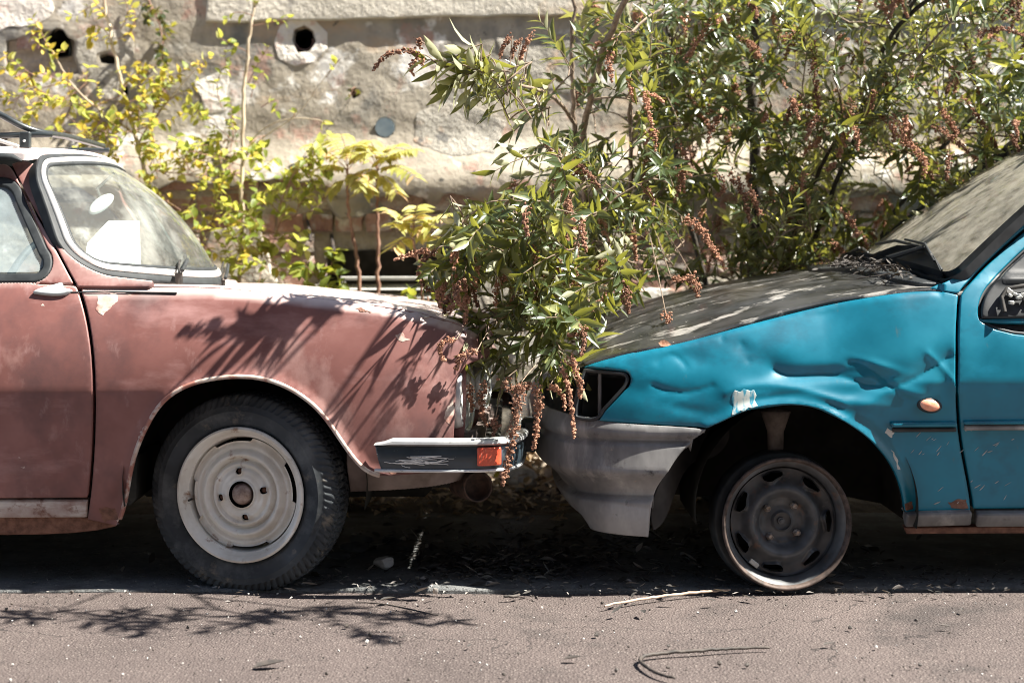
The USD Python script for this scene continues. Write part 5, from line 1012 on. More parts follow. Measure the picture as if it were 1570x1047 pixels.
M["bleaf"] = leafmat("grey_green_lance_leaf", (0.045, 0.072, 0.026), (0.25, 0.275, 0.125), (0.38, 0.385, 0.26), (0.38, 0.38, 0.05), 0.28, rough=0.36, spec=0.75, yellow=(0.42, 0.40, 0.04))
M["btwig"] = mat("pale_brown_twig", two((0.12, 0.085, 0.06), (0.28, 0.21, 0.15)), 40, rough=0.8)
M["bstem"] = mat("dark_shrub_bark", two((0.022, 0.019, 0.016), (0.07, 0.058, 0.046)), 26, rough=0.9, bump=0.004, bscale=80)
M["head"] = mat("dry_brown_seed_heads", two((0.22, 0.095, 0.055), (0.50, 0.29, 0.20), 0.3, 0.7), 160, detail=3, rough=0.85, spec=0.2, vary=("object", 0.5, 1.25))
M["yleaf"] = leafmat("yellow_green_leaf", (0.13, 0.18, 0.030), (0.40, 0.43, 0.10), (0.46, 0.46, 0.19), (0.60, 0.60, 0.09), 0.42, rough=0.5, spec=0.35, yellow=(0.50, 0.36, 0.05))
M["ytwig"] = mat("reddish_young_twig", two((0.14, 0.065, 0.045), (0.30, 0.18, 0.12)), 40, rough=0.7)
M["ystem"] = mat("pale_sapling_bark", two((0.32, 0.25, 0.17), (0.55, 0.47, 0.35)), 30, rough=0.8)

# ---------------- the spent-flowered shrub: two clumps rooted at the foot of the wall
def shoot(P, tip, d, L, nl, lsize, head=None, bend=0.35):
    g = P.r; d = unit(d); base = tip - d * L + np.array([0, 0, -0.02]) * g.random()
    q = bez(base, tip, np.array([0, 0, bend * L * 0.35]), 7)
    P.tw.append(tube(q, np.linspace(0.0024, 0.0012, 7), 5))
    T = unit(np.gradient(q, axis=0)); k = 0; n_ = nl // 2
    a0 = g.random() * 6.28
    B, Dd, Nn, Ls = [], [], [], []
    for i in range(n_):
        t = 0.15 + 0.85 * i / max(n_ - 1, 1); j = t * 6; i0 = min(int(j), 5); p = q[i0] + (q[i0 + 1] - q[i0]) * (j - i0); ax = T[i0]
        e1 = unit(np.cross(ax, [0.3, 0.1, 1])); e2 = np.cross(ax, e1)
        for m in (0, 1):
            a = a0 + i * 1.57 + m * math.pi + g.normal(0, 0.25)
            rad = e1 * math.cos(a) + e2 * math.sin(a)
            spread = 1.15 - 0.75 * t + g.normal(0, 0.12)
            dd = unit(ax * math.cos(spread) + rad * math.sin(spread) + np.array([0, 0, -0.12])); B.append(p); Dd.append(dd)
            Nn.append(ax * math.sin(spread) - rad * math.cos(spread) * 0.6 + np.array([0, 0, 0.55])); Ls.append(lsize * (0.62 + 0.55 * math.sin(math.pi * (0.2 + 0.65 * t))) * g.uniform(0.75, 1.2))
    Ls = np.array(Ls)
    P.lv.append(leaves(np.array(B), np.array(Dd), np.array(Nn), Ls, Ls * g.uniform(0.22, 0.31, len(Ls)), g.uniform(0.0, 0.45, len(Ls)), 0.22))
    if head:
        hl, hd = head; hd = unit(np.asarray(hd, float)); e = tip + unit(d + hd * 0.4) * hl * 0.4
        hp = bez(tip, tip + d * hl * 0.25 + hd * hl * 0.8, d * hl * 0.28 + np.array([0, 0, 0.02]), 8)
        P.heads.append(seed_head(hp, g, rad=0.012 + 0.045 * hl, dens=g.uniform(0.8, 1.25), seed=int(g.integers(1e6))))
        for sgn in range(int(g.integers(0, 3))):
            b = hp[int(g.integers(0, 3))]; hp2 = bez(b, b + unit(hd + g.normal(0, .5, 3)) * hl * g.uniform(.25, .5), g.normal(0, .012, 3), 5)
            P.heads[-1] = cat_(P.heads[-1], seed_head(hp2, g, rad=0.009, seed=int(g.integers(1e6))))
    return base
def link(P, base, thick=0.0045, bow=0.10, low=0.5):
    a = P.near(base, low); d = np.linalg.norm(base - a)
    if d < 0.02: return
    q = bez(a, base, np.array([P.r.normal(0, .05) * d, P.r.normal(0, .05) * d, bow * d]), max(5, int(d / 0.06)))
    r0 = min(0.002 + 0.012 * d, thick + 0.004 * d)
    tb = tube(q, np.linspace(r0, 0.0022, len(q)), 5)
    (P.br if d > 0.22 and len(P.br) < 120 else P.tw).append(tb)
    P.nodes += list(q[2:-1])
LIT = np.array([0.04, 1.66, 0.16])                                   # a sunlit chink at the foot of the wall
def scatter(P, pg, n, yr, drift, hp=0.25, ls=(0.045, 0.078), gaps=(), sd=0.18, droop=0.0, crowd=0.024):
    g = P.r; poly_ = Polygon(pg); x0, y0, x1, y1 = poly_.bounds; got = []
    tries = 0
    while len(got) < n and tries < n * 60:
        tries += 1
        u = np.array([g.uniform(x0, x1), g.uniform(y0, y1)])
        if not poly_.contains(Point(u)): continue
        if any(((u[0] - a) / c) ** 2 + ((u[1] - b) / e) ** 2 < 1 and g.random() < pr for a, b, c, e, pr in gaps): continue
        y = g.uniform(*yr(u[0], u[1]) if callable(yr) else yr)
        p = W(u[0], u[1], y)
        rel = p - LIT; al = rel @ SUN
        if al > 0.25 and np.linalg.norm(rel - al * SUN) < 0.17: continue
        if got and np.min(np.linalg.norm(np.array(got) - p, axis=1)) < crowd: continue
        got.append(p)
    got = sorted(got, key=lambda p: np.linalg.norm(P.near(p) - p))
    for p in got:
        a = P.near(p); d = unit(unit(p - a) * 0.8 + np.asarray(drift) + g.normal(0, sd * 2, 3) + np.array([0, 0, -droop]))
        h = None
        if g.random() < hp: h = (g.uniform(0.07, 0.17), [g.normal(0.05, .35), g.normal(-.1, .3), -1.0])
        b = shoot(P, p, d, g.uniform(0.12, 0.22), int(g.integers(10, 19)), g.uniform(*ls), h)
        link(P, b)

BR = Plant(11)                                                        # right-hand clump
BR.stem([W(1165, 640, 1.75), W(1160, 420, 1.70), W(1156, 260, 1.62), W(1152, 120, 1.50), W(1158, 0, 1.42), W(1170, -140, 1.3)], 0.028, 0.012)
BR.stem([W(1190, 640, 1.75), W(1230, 430, 1.55), W(1290, 260, 1.35), W(1350, 120, 1.25), W(1400, -20, 1.2)], 0.013, 0.005)
BR.stem([W(1140, 640, 1.75), W(1080, 430, 1.6), W(1040, 260, 1.45), W(1030, 120, 1.3), W(1010, -30, 1.2)], 0.013, 0.005)
BR.stem([W(1215, 640, 1.75), W(1330, 400, 1.6), W(1450, 220, 1.45), W(1570, 120, 1.35), W(1700, 40, 1.3)], 0.011, 0.004)
BR.stem([W(1180, 630, 1.7), W(1205, 400, 1.45), W(1240, 300, 1.2), W(1300, 180, 1.0)], 0.013, 0.006)
BR.stem([W(1172, 640, 1.76), W(1196, 470, 1.72), W(1215, 380, 1.7)], 0.014, 0.010)
gapsR = [(1350, 262, 70, 34, .85), (1085, 305, 34, 26, .8), (1180, 300, 30, 30, .5), (1395, 52, 40, 20, .6), (1480, 205, 50, 30, .55), (1365, 330, 60, 34, .5), (1560, 40, 60, 30, .5)]
pR = [(1015, -30), (1640, -30), (1640, 190), (1560, 235), (1480, 290), (1400, 350), (1320, 390), (1250, 408), (1130, 420), (1040, 428), (985, 420), (960, 330), (950, 200), (985, 80)]
scatter(BR, pR, 560, lambda x, y: (0.75, 1.95) if y < 330 else (1.1, 1.95), (0, -0.25, 0.1), hp=0.24, gaps=gapsR)
scatter(BR, [(1180, 380), (1420, 330), (1400, 395), (1190, 425)], 16, (1.2, 1.8), (0, -0.2, 0.5), hp=0.1, gaps=gapsR)
BR.stem([W(1350, 120, 1.25), np.array([1.35, 1.0, 1.75]), np.array([1.75, 0.75, 1.98]), np.array([2.3, 0.55, 2.05])], 0.010, 0.004)
BR.stem([np.array([1.35, 1.0, 1.75]), np.array([1.45, 0.6, 1.95]), np.array([1.6, 0.25, 1.98])], 0.007, 0.003)
for k in range(36):
    q = np.array([BR.r.uniform(1.15, 2.6), BR.r.uniform(0.15, 1.35), BR.r.uniform(1.72, 2.15)]); a = BR.near(q)
    link(BR, shoot(BR, q, unit(q - a) + np.array([BR.r.normal(0, .4), -.3, -.1]), BR.r.uniform(.12, .18), int(BR.r.integers(9, 15)), BR.r.uniform(.055, .085)))
scatter(BR, [(1000, -260), (1640, -260), (1640, -30), (1000, -30)], 26, (0.6, 1.9), (0, -0.25, 0.1), hp=0.15)
BL = Plant(12)                                                        # clump that leans out between the cars
BL.stem([W(935, 640, 1.7), W(925, 460, 1.45), W(900, 330, 1.15), W(882, 200, 0.95), W(876, 100, 0.85), W(885, -40, 0.8)], 0.015, 0.005)
BL.stem([W(950, 640, 1.72), W(960, 470, 1.4), W(968, 330, 1.2), W(966, 200, 1.05), W(972, 90, 0.95)], 0.013, 0.005)
BL.stem([W(925, 640, 1.66), W(900, 480, 1.1), W(868, 400, 0.70), W(845, 365, 0.45), W(832, 400, 0.30), W(820, 470, 0.20)], 0.015, 0.006)
BL.stem([W(915, 640, 1.64), W(880, 470, 1.0), W(810, 350, 0.55), W(740, 345, 0.30), W(690, 380, 0.22)], 0.012, 0.004)
BL.stem([W(882, 190, 0.95), W(830, 140, 0.45), W(770, 125, 0.15), W(705, 108, 0.0), W(672, 98, -0.05)], 0.007, 0.0025)
BL.stem([W(890, 250, 1.0), np.array([0.30, 0.55, 1.62]), np.array([0.42, 0.15, 1.83]), np.array([0.55, -0.2, 1.90]), np.array([0.75, -0.45, 1.86])], 0.012, 0.005)
BL.stem([np.array([0.42, 0.15, 1.83]), np.array([0.30, -0.15, 1.92]), np.array([0.18, -0.45, 1.88])], 0.007, 0.003)
BL.stem([np.array([0.55, -0.2, 1.90]), np.array([0.95, -0.35, 1.98]), np.array([1.2, -0.5, 1.90])], 0.006, 0.003)
for k in range(30):
    q = np.array([BL.r.uniform(0.05, 1.3), BL.r.uniform(-0.66, -0.30), BL.r.uniform(1.70, 2.0)]); a = BL.near(q)
    link(BL, shoot(BL, q, unit(q - a) + np.array([BL.r.normal(0, .4), -.3, -.1]), BL.r.uniform(.12, .18), int(BL.r.integers(8, 13)), BL.r.uniform(.07, .10)))
gapsL = [(960, 165, 40, 50, .75), (800, 80, 60, 50, .6), (930, 250, 30, 30, .4), (900, 170, 26, 34, .4), (840, 30, 30, 26, .4), (700, 320, 40, 26, .3)]
scatter(BL, [(890, 0), (1010, -10), (1020, 200), (1010, 380), (960, 455), (900, 480), (850, 420), (800, 330), (780, 260), (830, 190), (850, 100)], 105, lambda x, y: (0.0, 1.0) if (x < 880 and y > 170) else (0.3, 1.35), (-0.25, -0.3, 0.0), hp=0.22, gaps=gapsL)
scatter(BL, [(640, 400), (690, 350), (790, 300), (900, 330), (960, 430), (930, 490), (890, 520), (820, 510), (740, 500), (690, 450)], 92, (-0.04, 0.65), (-0.3, -0.25, -0.15), hp=0.25, ls=(0.05, 0.085), droop=0.2)
for (px, py, y), dd in (((655, 92, -.05), (-1, -.1, .1)), ((700, 120, -.03), (-.9, -.2, -.2)), ((672, 108, -.04), (-.8, -.1, -.5)), ((720, 95, .0), (-.7, -.1, .6)), ((745, 130, .04), (-.8, -.2, -.5)), ((715, 150, .0), (-.5, -.1, -.9)), ((760, 110, .06), (-.5, -.1, .6)), ((735, 105, .05), (-.5, -.2, .8)), ((760, 160, .08), (-.7, -.2, -.7)), ((740, 150, .06), (-.9, -.1, -.5)), ((800, 110, .3), (-.4, -.3, .8)), ((820, 165, .4), (-.5, -.2, -.8)),
                        ((690, 135, -.03), (-.6, -.2, -.6)), ((790, 200, .35), (-.6, -.3, -.5)), ((845, 60, .5), (-.5, -.2, .7)), ((780, 235, .30), (-.9, -.1, -.2)), ((760, 262, .25), (-.9, -.2, -.4)), ((830, 35, .55), (-.5, -.1, .8)), ((815, 140, .35), (-.3, -.4, .5))):
    link(BL, shoot(BL, W(px, py, y), np.array(dd, float), BL.r.uniform(.12, .17), int(BL.r.integers(8, 13)), BL.r.uniform(.068, .095)))
hang = [(820, 470, .15), (850, 440, .1), (780, 480, .12), (760, 520, .15), (735, 490, .22), (800, 530, .12), (870, 470, .1), (890, 500, .12), (845, 500, .08), (720, 530, .12), (700, 510, .18), (815, 580, .08), (870, 560, .05), (852, 545, .1), (770, 560, .2), (745, 555, .16), (712, 552, .1),
        (885, 590, .08), (840, 575, .14), (900, 450, .2), (690, 480, .25), (660, 430, .2), (790, 430, .15), (750, 450, .2), (830, 530, .25), (795, 500, .3), (775, 590, .25), (860, 590, .2), (730, 575, .3), (940, 470, .3), (912, 520, .22), (740, 420, .3), (700, 420, .3), (665, 400, .28), (880, 400, .2), (930, 400, .35)]
for px, py, y in hang:
    p = W(px, py, y); a = BL.near(p); d = unit(unit(p - a) + np.array([BL.r.normal(0, .4), -.25, BL.r.normal(-.35, .3)]))
    link(BL, shoot(BL, p, d, BL.r.uniform(.10, .17), int(BL.r.integers(8, 14)), BL.r.uniform(.055, .088)), low=0.0)
def spike(P, pts, y, rad=0.016, dens=1.3, y2=None):
    n = len(pts); q = spl(np.array([W(a, b, y + ((y2 if y2 is not None else y) - y) * i / (n - 1)) for i, (a, b) in enumerate(pts)]), 5)
    a = P.near(q[0], 0.0); P.tw.append(tube(bez(a, q[0], np.array([0, 0, 0.02]), 6), 0.0016, 4))
    P.heads.append(seed_head(q, P.r, rad=rad, dens=dens, seed=int(P.r.integers(1e6))))
for pts, y, rad in ([[(800, 585), (793, 630), (784, 680), (770, 742)], -.06, .026], [[(822, 590), (824, 630), (818, 688)], .02, .020], [[(870, 545), (884, 570), (890, 610)], -.02, .017], [[(862, 560), (872, 600), (878, 640), (880, 672)], -.03, .010], [[(770, 585), (795, 600), (812, 588)], .05, .022],
                    [[(845, 240), (870, 244), (900, 265), (918, 288)], .35, .020], [[(858, 285), (872, 320), (880, 370)], .3, .022], [[(884, 372), (884, 395)], .3, .010], [[(835, 215), (848, 238)], .38, .016], [[(640, 84), (628, 78), (600, 82), (584, 92), (573, 108)], -.05, .014], [[(640, 60), (645, 75)], -.04, .012], [[(652, 96), (632, 100), (634, 116)], -.05, .012],
                    [[(785, 56), (772, 70), (767, 90)], .2, .011], [[(800, 60), (788, 75), (785, 90)], .2, .012], [[(815, 50), (805, 70), (798, 92)], .22, .013], [[(665, 385), (640, 388), (606, 398)], .2, .013], [[(668, 385), (650, 400), (645, 430), (660, 445), (676, 430)], .2, .013], [[(700, 390), (690, 410), (678, 432)], .22, .014], [[(735, 420), (728, 450), (732, 470)], .2, .010],
                    [[(700, 520), (675, 530), (680, 552)], .0, .013], [[(730, 540), (708, 548), (700, 566)], .02, .020], [[(745, 590), (738, 620), (748, 655)], .1, .018], [[(720, 590), (724, 630)], .12, .016], [[(925, 395), (918, 430), (930, 470)], .3, .014], [[(760, 640), (756, 668)], .1, .018], [[(842, 592), (858, 600), (866, 630)], .06, .010]):
    spike(BL, pts, y, rad)
for pts, y, rad in ([[(1105, 25), (1080, 50), (1062, 75), (1050, 95)], .9, .022], [[(1240, 60), (1248, 110), (1255, 170)], .85, .030], [[(1225, 40), (1205, 60), (1190, 45)], .95, .030], [[(1305, 155), (1298, 200), (1285, 240)], .85, .028], [[(1372, 180), (1380, 210), (1405, 230), (1416, 272)], .8, .026], [[(1440, 160), (1455, 185), (1470, 205)], .95, .022],
                    [[(1100, 265), (1110, 290), (1100, 300)], .75, .018], [[(1120, 265), (1135, 290), (1150, 340)], .75, .024], [[(1150, 290), (1166, 330)], .75, .020], [[(1050, 335), (1070, 350), (1092, 380), (1112, 412)], .55, .022], [[(970, 350), (975, 400)], .6, .013], [[(1020, 478), (1028, 505)], .25, .022], [[(1060, 420), (1070, 455)], .4, .020], [[(1030, 430), (1050, 428), (1075, 440)], .45, .016],
                    [[(1230, 150), (1212, 170), (1205, 190)], .9, .020], [[(1240, 160), (1238, 195)], .9, .022], [[(1500, 55), (1530, 45), (1568, 55)], .9, .018], [[(1160, 0), (1158, 25)], 1.0, .02], [[(1345, 0), (1360, 20)], 1.0, .022], [[(1430, 190), (1470, 220), (1498, 245)], .9, .018], [[(1250, 215), (1230, 240)], .95, .018], [[(1475, 150), (1520, 210), (1530, 235)], .95, .014], [[(1280, 250), (1268, 262)], .9, .014]):
    spike(BR, pts, y, rad)
b1 = thing("flowering_shrub", "tall shrub with dark thick stem and many brown seed heads, behind the blue bonnet", "shrub", W(1165, 640, 1.75) * [1, 1, 0])
BR.out(b1, M["bstem"], M["bleaf"], M["btwig"], headm=M["head"])
b2 = thing("flowering_shrub", "shrub drooping its seed heads into the gap between the two cars' noses", "shrub", W(935, 640, 1.7) * [1, 1, 0])
BL.out(b2, M["btwig"], M["bleaf"], M["btwig"], headm=M["head"])

# ---------------- yellow-leaved saplings at the wall
def sprig(P, pts, y, every=0.028, ls=(0.028, 0.045), r0=0.0022, y2=None, both=True, wf=(0.52, 0.68), start=0.1):
    g = P.r; n = len(pts)
    q = spl(np.array([W(a, b, y + ((y2 if y2 is not None else y) - y) * i / max(n - 1, 1)) for i, (a, b) in enumerate(pts)]), 7)
    P.tw.append(tube(q, np.linspace(r0, 0.0009, len(q)), 5))
    s = np.r_[0, np.cumsum(np.linalg.norm(np.diff(q, axis=0), axis=1))]; at = np.arange(s[-1] * start, s[-1], every)
    if len(at) == 0: return
    p = np.stack([np.interp(at, s, q[:, k]) for k in range(3)], 1); ax = unit(np.stack([np.interp(at, s, np.gradient(q[:, k])) for k in range(3)], 1))
    p, ax = np.repeat(p, 2 if both else 1, 0), np.repeat(ax, 2 if both else 1, 0); m = len(p)
    rad = unit(np.cross(ax, g.normal(0, 1, (m, 3)))); d = unit(ax * g.uniform(.2, .8, (m, 1)) + rad + np.array([0, -.25, -.15]))
    L = g.uniform(*ls, m); P.lv.append(leaves(p + g.normal(0, .004, p.shape), d, g.normal(0, .35, (m, 3)) + [0.1, -.25, 1], L, L * g.uniform(*wf, m), g.uniform(0, .4, m), 0.18, "ovate"))
def bush(P, pg, n, yr, tw=(0.06, 0.14), ls=(0.03, 0.048), drift=(0, -.1, .3)):
    g = P.r; q_ = Polygon(pg); x0, y0, x1, y1 = q_.bounds; c = 0
    while c < n:
        u = (g.uniform(x0, x1), g.uniform(y0, y1))
        if not q_.contains(Point(u)): continue
        c += 1; y = g.uniform(*yr); p = W(*u, y); a = P.near(p, 0.2)
        d = np.linalg.norm(a - p)
        if d > 0.03: P.tw.append(tube(bez(a, p, np.array([0, 0, .08 * d]), 6), np.linspace(min(.0035, .0012 + .006 * d), .0014, 6), 5)); P.nodes.append((p + a) / 2 + np.array([0, 0, .04 * d]))
        e = p + unit(unit(p - a) * .6 + np.asarray(drift) + g.normal(0, .45, 3)) * g.uniform(*tw); k = FP / (DC + p[1]); k2 = FP / (DC + e[1])
        sprig(P, [u, (785 + e[0] * k2, PY0 - (e[2] - HC) * k2)], p[1], y2=e[1], ls=ls)
YA = Plant(21); YY = 1.95
YA.stem([W(262, 640, YY), W(245, 430, YY), (W(228, 290, YY)), W(215, 235, YY), W(196, 165, YY - .03), W(180, 100, YY - .05), W(165, 30, YY - .05), W(152, -30, YY - .06)], 0.011, 0.006)
YA.stem([W(209, 208, YY), W(170, 180, YY - .06), W(120, 140, YY - .12), W(92, 100, YY - .16), W(75, 70, YY - .18)], 0.006, 0.002)
YA.stem([W(212, 220, YY), W(235, 185, YY - .05), W(262, 150, YY - .1), (W(310, 95, YY - .15))], 0.005, 0.002)
for pts, y in ([[(75, 75), (60, 45), (48, 28)], YY - .18], [[(80, 80), (72, 110)], YY - .18], [[(60, 30), (52, 60), (70, 75), (100, 80)], YY - .18], [[(120, 140), (100, 130), (60, 110)], YY - .12], [[(60, 120), (35, 105), (8, 85)], YY - .2], [[(80, 150), (45, 130), (12, 110), (-10, 95)], YY - .2], [[(70, 160), (40, 140), (20, 170)], YY - .2],
               [[(165, 30), (140, 10), (125, 20), (105, 22)], YY - .05], [[(175, 75), (150, 40), (128, 45)], YY - .05], [[(180, 60), (205, 40), (205, 15), (190, 0)], YY - .06], [[(185, 45), (195, 10), (180, -10)], YY - .06], [[(240, 180), (265, 150), (290, 135), (312, 95)], YY - .1], [[(230, 190), (250, 140), (280, 110), (325, 85)], YY - .12], [[(225, 170), (215, 110), (240, 100)], YY - .06], [[(155, 50), (135, 60), (160, 62)], YY - .07]):
    sprig(YA, pts, y)
bush(YA, [(95, 120), (150, 130), (200, 160), (230, 140), (240, 190), (220, 230), (170, 215), (120, 220), (80, 180), (20, 170), (5, 130)], 40, (YY - .25, YY))
bush(YA, [(170, 225), (230, 210), (330, 215), (340, 290), (330, 400), (270, 390), (230, 320), (190, 270)], 40, (YY - .25, YY))
bush(YA, [(190, 120), (240, 95), (262, 120), (240, 190), (210, 200)], 10, (YY - .2, YY))
s1 = thing("sapling", "yellow-leaved sapling with a pale leaning stem behind the red coupe's windscreen", "sapling", W(262, 640, YY) * [1, 1, 0])
YA.out(s1, M["ystem"], M["yleaf"], M["ytwig"])
YB = Plant(22)
YB.stem([W(368, 640, YY), W(366, 440, YY), W(371, 330, YY), (W(372, 230, YY)), W(374, 140, YY), W(382, 60, YY), W(390, 5, YY), W(394, -40, YY)], 0.010, 0.005)
YB.stem([W(372, 250, YY), W(420, 200, YY - .1), W(455, 175, YY - .14), W(490, 130, YY - .16), W(520, 92, YY - .18)], 0.0035, 0.0012)
YB.stem([W(372, 260, YY), W(440, 183, YY - .1), W(490, 185, YY - .12), W(505, 190, YY - .12)], 0.003, 0.0012)
for pts, y in ([[(388, 15), (395, 0), (380, -8)], YY], [[(386, 40), (415, 35), (450, 25)], YY - .05], [[(388, 25), (360, 20), (345, 28)], YY - .04], [[(380, 80), (355, 68), (330, 55)], YY - .05], [[(380, 130), (400, 90), (415, 68)], YY - .06], [[(385, 150), (395, 120), (405, 110)], YY - .06], [[(374, 110), (350, 100), (345, 90), (352, 60)], YY - .05],
               [[(400, 165), (425, 155), (420, 175)], YY - .08], [[(500, 120), (518, 95), (525, 88)], YY - .18], [[(450, 180), (455, 165)], YY - .14], [[(490, 185), (500, 192)], YY - .12], [[(340, 165), (335, 120), (352, 98)], YY - .05]):
    sprig(YB, pts, y, every=0.034, start=.35)
bush(YB, [(300, 180), (350, 185), (372, 200), (440, 205), (410, 260), (380, 300), (330, 300), (300, 250)], 26, (YY - .22, YY + .02), ls=(.034, .052))
bush(YB, [(370, 300), (460, 265), (490, 300), (475, 330), (455, 350), (440, 440), (360, 445), (345, 400), (360, 340)], 46, (YY - .28, YY), ls=(.036, .056))
bush(YB, [(430, 250), (480, 230), (500, 260), (470, 300), (440, 290)], 10, (YY - .2, YY), ls=(.034, .05))
s2 = thing("sapling", "yellow-leaved sapling with an upright stem left of the vent grille", "sapling", W(368, 640, YY) * [1, 1, 0])
YB.out(s2, M["ystem"], M["yleaf"], M["ytwig"])
# two slim saplings with feathered crowns before the grille
def frond(P, a, b, y, y2, n=9, L=0.060):
    A, B = W(*a, y), W(*b, y2); q = bez(A, B, np.array([0, 0, .25 * np.linalg.norm(B - A)]), 9); P.tw.append(tube(q, np.linspace(.0022, .0009, 9), 5)); g = P.r
    T = unit(np.gradient(q, axis=0)); bb, dd = [], []
    for i in range(n):
        t = .25 + .75 * i / n; j = min(int(t * 8), 7); p = q[j] + (q[j + 1] - q[j]) * (t * 8 - j); sd = unit(np.cross(T[j], [0, -.35, 1]))
        for m in (-1, 1): bb.append(p); dd.append(unit(T[j] * .55 + sd * m + np.array([0, 0, -.18])))
    m = len(bb); Ls = L * g.uniform(.8, 1.15, m)
    P.lv.append(leaves(np.array(bb), np.array(dd), g.normal(0, .15, (m, 3)) + [0, -.3, 1], Ls, Ls * g.uniform(.32, .42, m), g.uniform(.1, .4, m), .15))
M["fleaf"] = leafmat("pale_yellow_feather_leaf", (0.34, 0.36, 0.10), (0.60, 0.58, 0.24), (0.50, 0.46, 0.20), (0.70, 0.62, 0.14), 0.45, rough=0.5, spec=0.3, yellow=(0.58, 0.40, 0.24))
for k, (st, fr, lab) in enumerate(((
        [(550, 640), (552, 460), (545, 380), (535, 330), (533, 280), (532, 258)], [((533, 262), (470, 225)), ((533, 262), (490, 260)), ((533, 258), (500, 205)), ((533, 258), (522, 205)), ((533, 262), (575, 235)), ((533, 275), (505, 295)), ((534, 268), (560, 290)), ((533, 260), (548, 222))], "slim sapling with a feathered yellow crown, left of two before the vent grille"),
        ([(578, 640), (578, 460), (580, 380), (579, 330), (578, 285), (578, 255)], [((578, 258), (530, 235)), ((578, 258), (550, 222)), ((578, 255), (612, 222)), ((578, 258), (640, 230)), ((578, 262), (640, 275)), ((578, 262), (545, 285)), ((578, 268), (610, 300)), ((578, 255), (566, 216)), ((578, 262), (600, 240)), ((580, 290), (556, 296))], "slim sapling with a feathered yellow crown, right of two before the vent grille"))):
    P = Plant(31 + k); y = 1.85 + .05 * k
    P.stem([W(a, b, y) for a, b in st], 0.009, 0.005)
    for a, b in fr: frond(P, a, b, y, y - P.r.uniform(-.02, .22))
    s = thing("feathered_sapling", lab, "sapling", W(*st[0], y) * [1, 1, 0]); P.out(s, M["ytwig"], M["fleaf"], M["ytwig"])
P = Plant(35); y = 1.6
P.stem([W(650, 640, y), W(648, 460, y), W(640, 395, y - .05), W(630, 360, y - .1)], 0.006, 0.003)
for a, b in (((632, 362), (590, 320)), ((632, 362), (600, 345)), ((632, 360), (640, 315)), ((634, 362), (690, 330)), ((634, 364), (680, 375)), ((632, 366), (600, 385)), ((632, 366), (640, 330)), ((632, 364), (665, 350))): frond(P, a, b, y - .08, y - .2, 6, .065)
s = thing("feathered_sapling", "low pale-leaved sapling right of the vent grille, beside the drooping shrub", "sapling", W(650, 640, y) * [1, 1, 0]); P.out(s, M["ytwig"], M["fleaf"], M["ytwig"])
M["gleaf"] = leafmat("fresh_green_leaf", (0.07, 0.11, 0.02), (0.22, 0.26, 0.05), (0.25, 0.28, 0.10), (0.40, 0.42, 0.04), 0.38, rough=0.45, spec=0.4)
P = Plant(36); y = 1.8
P.stem([W(500, 640, y), W(498, 500, y), W(495, 440, y)], 0.007, 0.003)
bush(P, [(466, 405), (490, 392), (515, 410), (515, 460), (470, 470)], 16, (y - .15, y + .08), ls=(.045, .065), tw=(.04, .08))
bush(P, [(460, 450), (515, 450), (515, 520), (460, 520)], 8, (y - .15, y + .08), ls=(.045, .065), tw=(.04, .08))
s = thing("weed", "low green leafy weed at the lower left corner of the vent grille", "weed", W(500, 640, y) * [1, 1, 0]); P.out(s, M["ytwig"], M["gleaf"], M["ytwig"])
P = Plant(37); y = 1.5
P.stem([W(665, 640, y), W(660, 500, y), W(655, 455, y)], 0.005, 0.003)
bush(P, [(640, 450), (650, 425), (690, 440), (700, 500), (640, 500)], 12, (y - .15, y + .1), ls=(.05, .08), tw=(.04, .09))
s = thing("weed", "green leafy weed peeping over the red bonnet right of the vent grille", "weed", W(665, 640, y) * [1, 1, 0]); P.out(s, M["ytwig"], M["gleaf"], M["ytwig"])
# creeper hanging on the wall
M["vleaf"] = leafmat("dark_creeper_leaf", (0.02, 0.035, 0.014), (0.05, 0.07, 0.022), (0.09, 0.11, 0.05), (0.30, 0.28, 0.03), 0.25, rough=0.45, yellow=(0.30, 0.28, 0.03))
P = Plant(38)
yv_ = lambda px, py: float(yw(*[np.array([a]) for a in wp([(px, py)])[0]])[0]) - 0.03
vp = [(222, -30), (232, 10), (245, 40), (250, 70), (256, 102)]
v3 = spl([W(a, b, yv_(a, b)) for a, b in vp], 8); P.stems.append(tube(v3, np.linspace(.004, .0015, len(v3)), 6)); P.nodes += list(v3)
bush(P, [(215, 0), (235, -5), (262, 40), (266, 70), (262, 108), (248, 105), (240, 60), (222, 20)], 34, (2.16, 2.26), tw=(.015, .04), ls=(.026, .04), drift=(0, -.6, 0))
s = thing("creeper", "dark creeper tuft trailing down the plaster at the upper left", "creeper", v3[0]); P.out(s, M["ytwig"], M["vleaf"], M["ytwig"])
P = Plant(39); vp = [(352, 170), (357, 200), (352, 235)]
v3 = spl([W(a, b, yv_(a, b)) for a, b in vp], 8); P.stems.append(tube(v3, np.linspace(.004, .0015, len(v3)), 6)); P.nodes += list(v3)
bush(P, [(345, 175), (362, 180), (360, 240), (342, 240), (348, 205)], 14, (2.1, 2.2), tw=(.015, .03), ls=(.022, .034), drift=(0, -.6, 0))
s = thing("creeper", "small dark creeper tuft on the wall beside the upright sapling", "creeper", v3[0]); P.out(s, M["ytwig"], M["vleaf"], M["ytwig"])
P = Plant(40); v3 = np.array([W(541, 148, yv_(541, 148) + .03), W(543, 140, yv_(541, 140) - .01), W(545, 134, yv_(541, 134) - .03)]); P.stems.append(tube(v3, .002, 5)); P.nodes += list(v3)
bush(P, [(534, 132), (556, 134), (554, 150), (536, 150)], 4, (2.12, 2.2), tw=(.01, .02), ls=(.022, .03), drift=(0, -.6, 0))
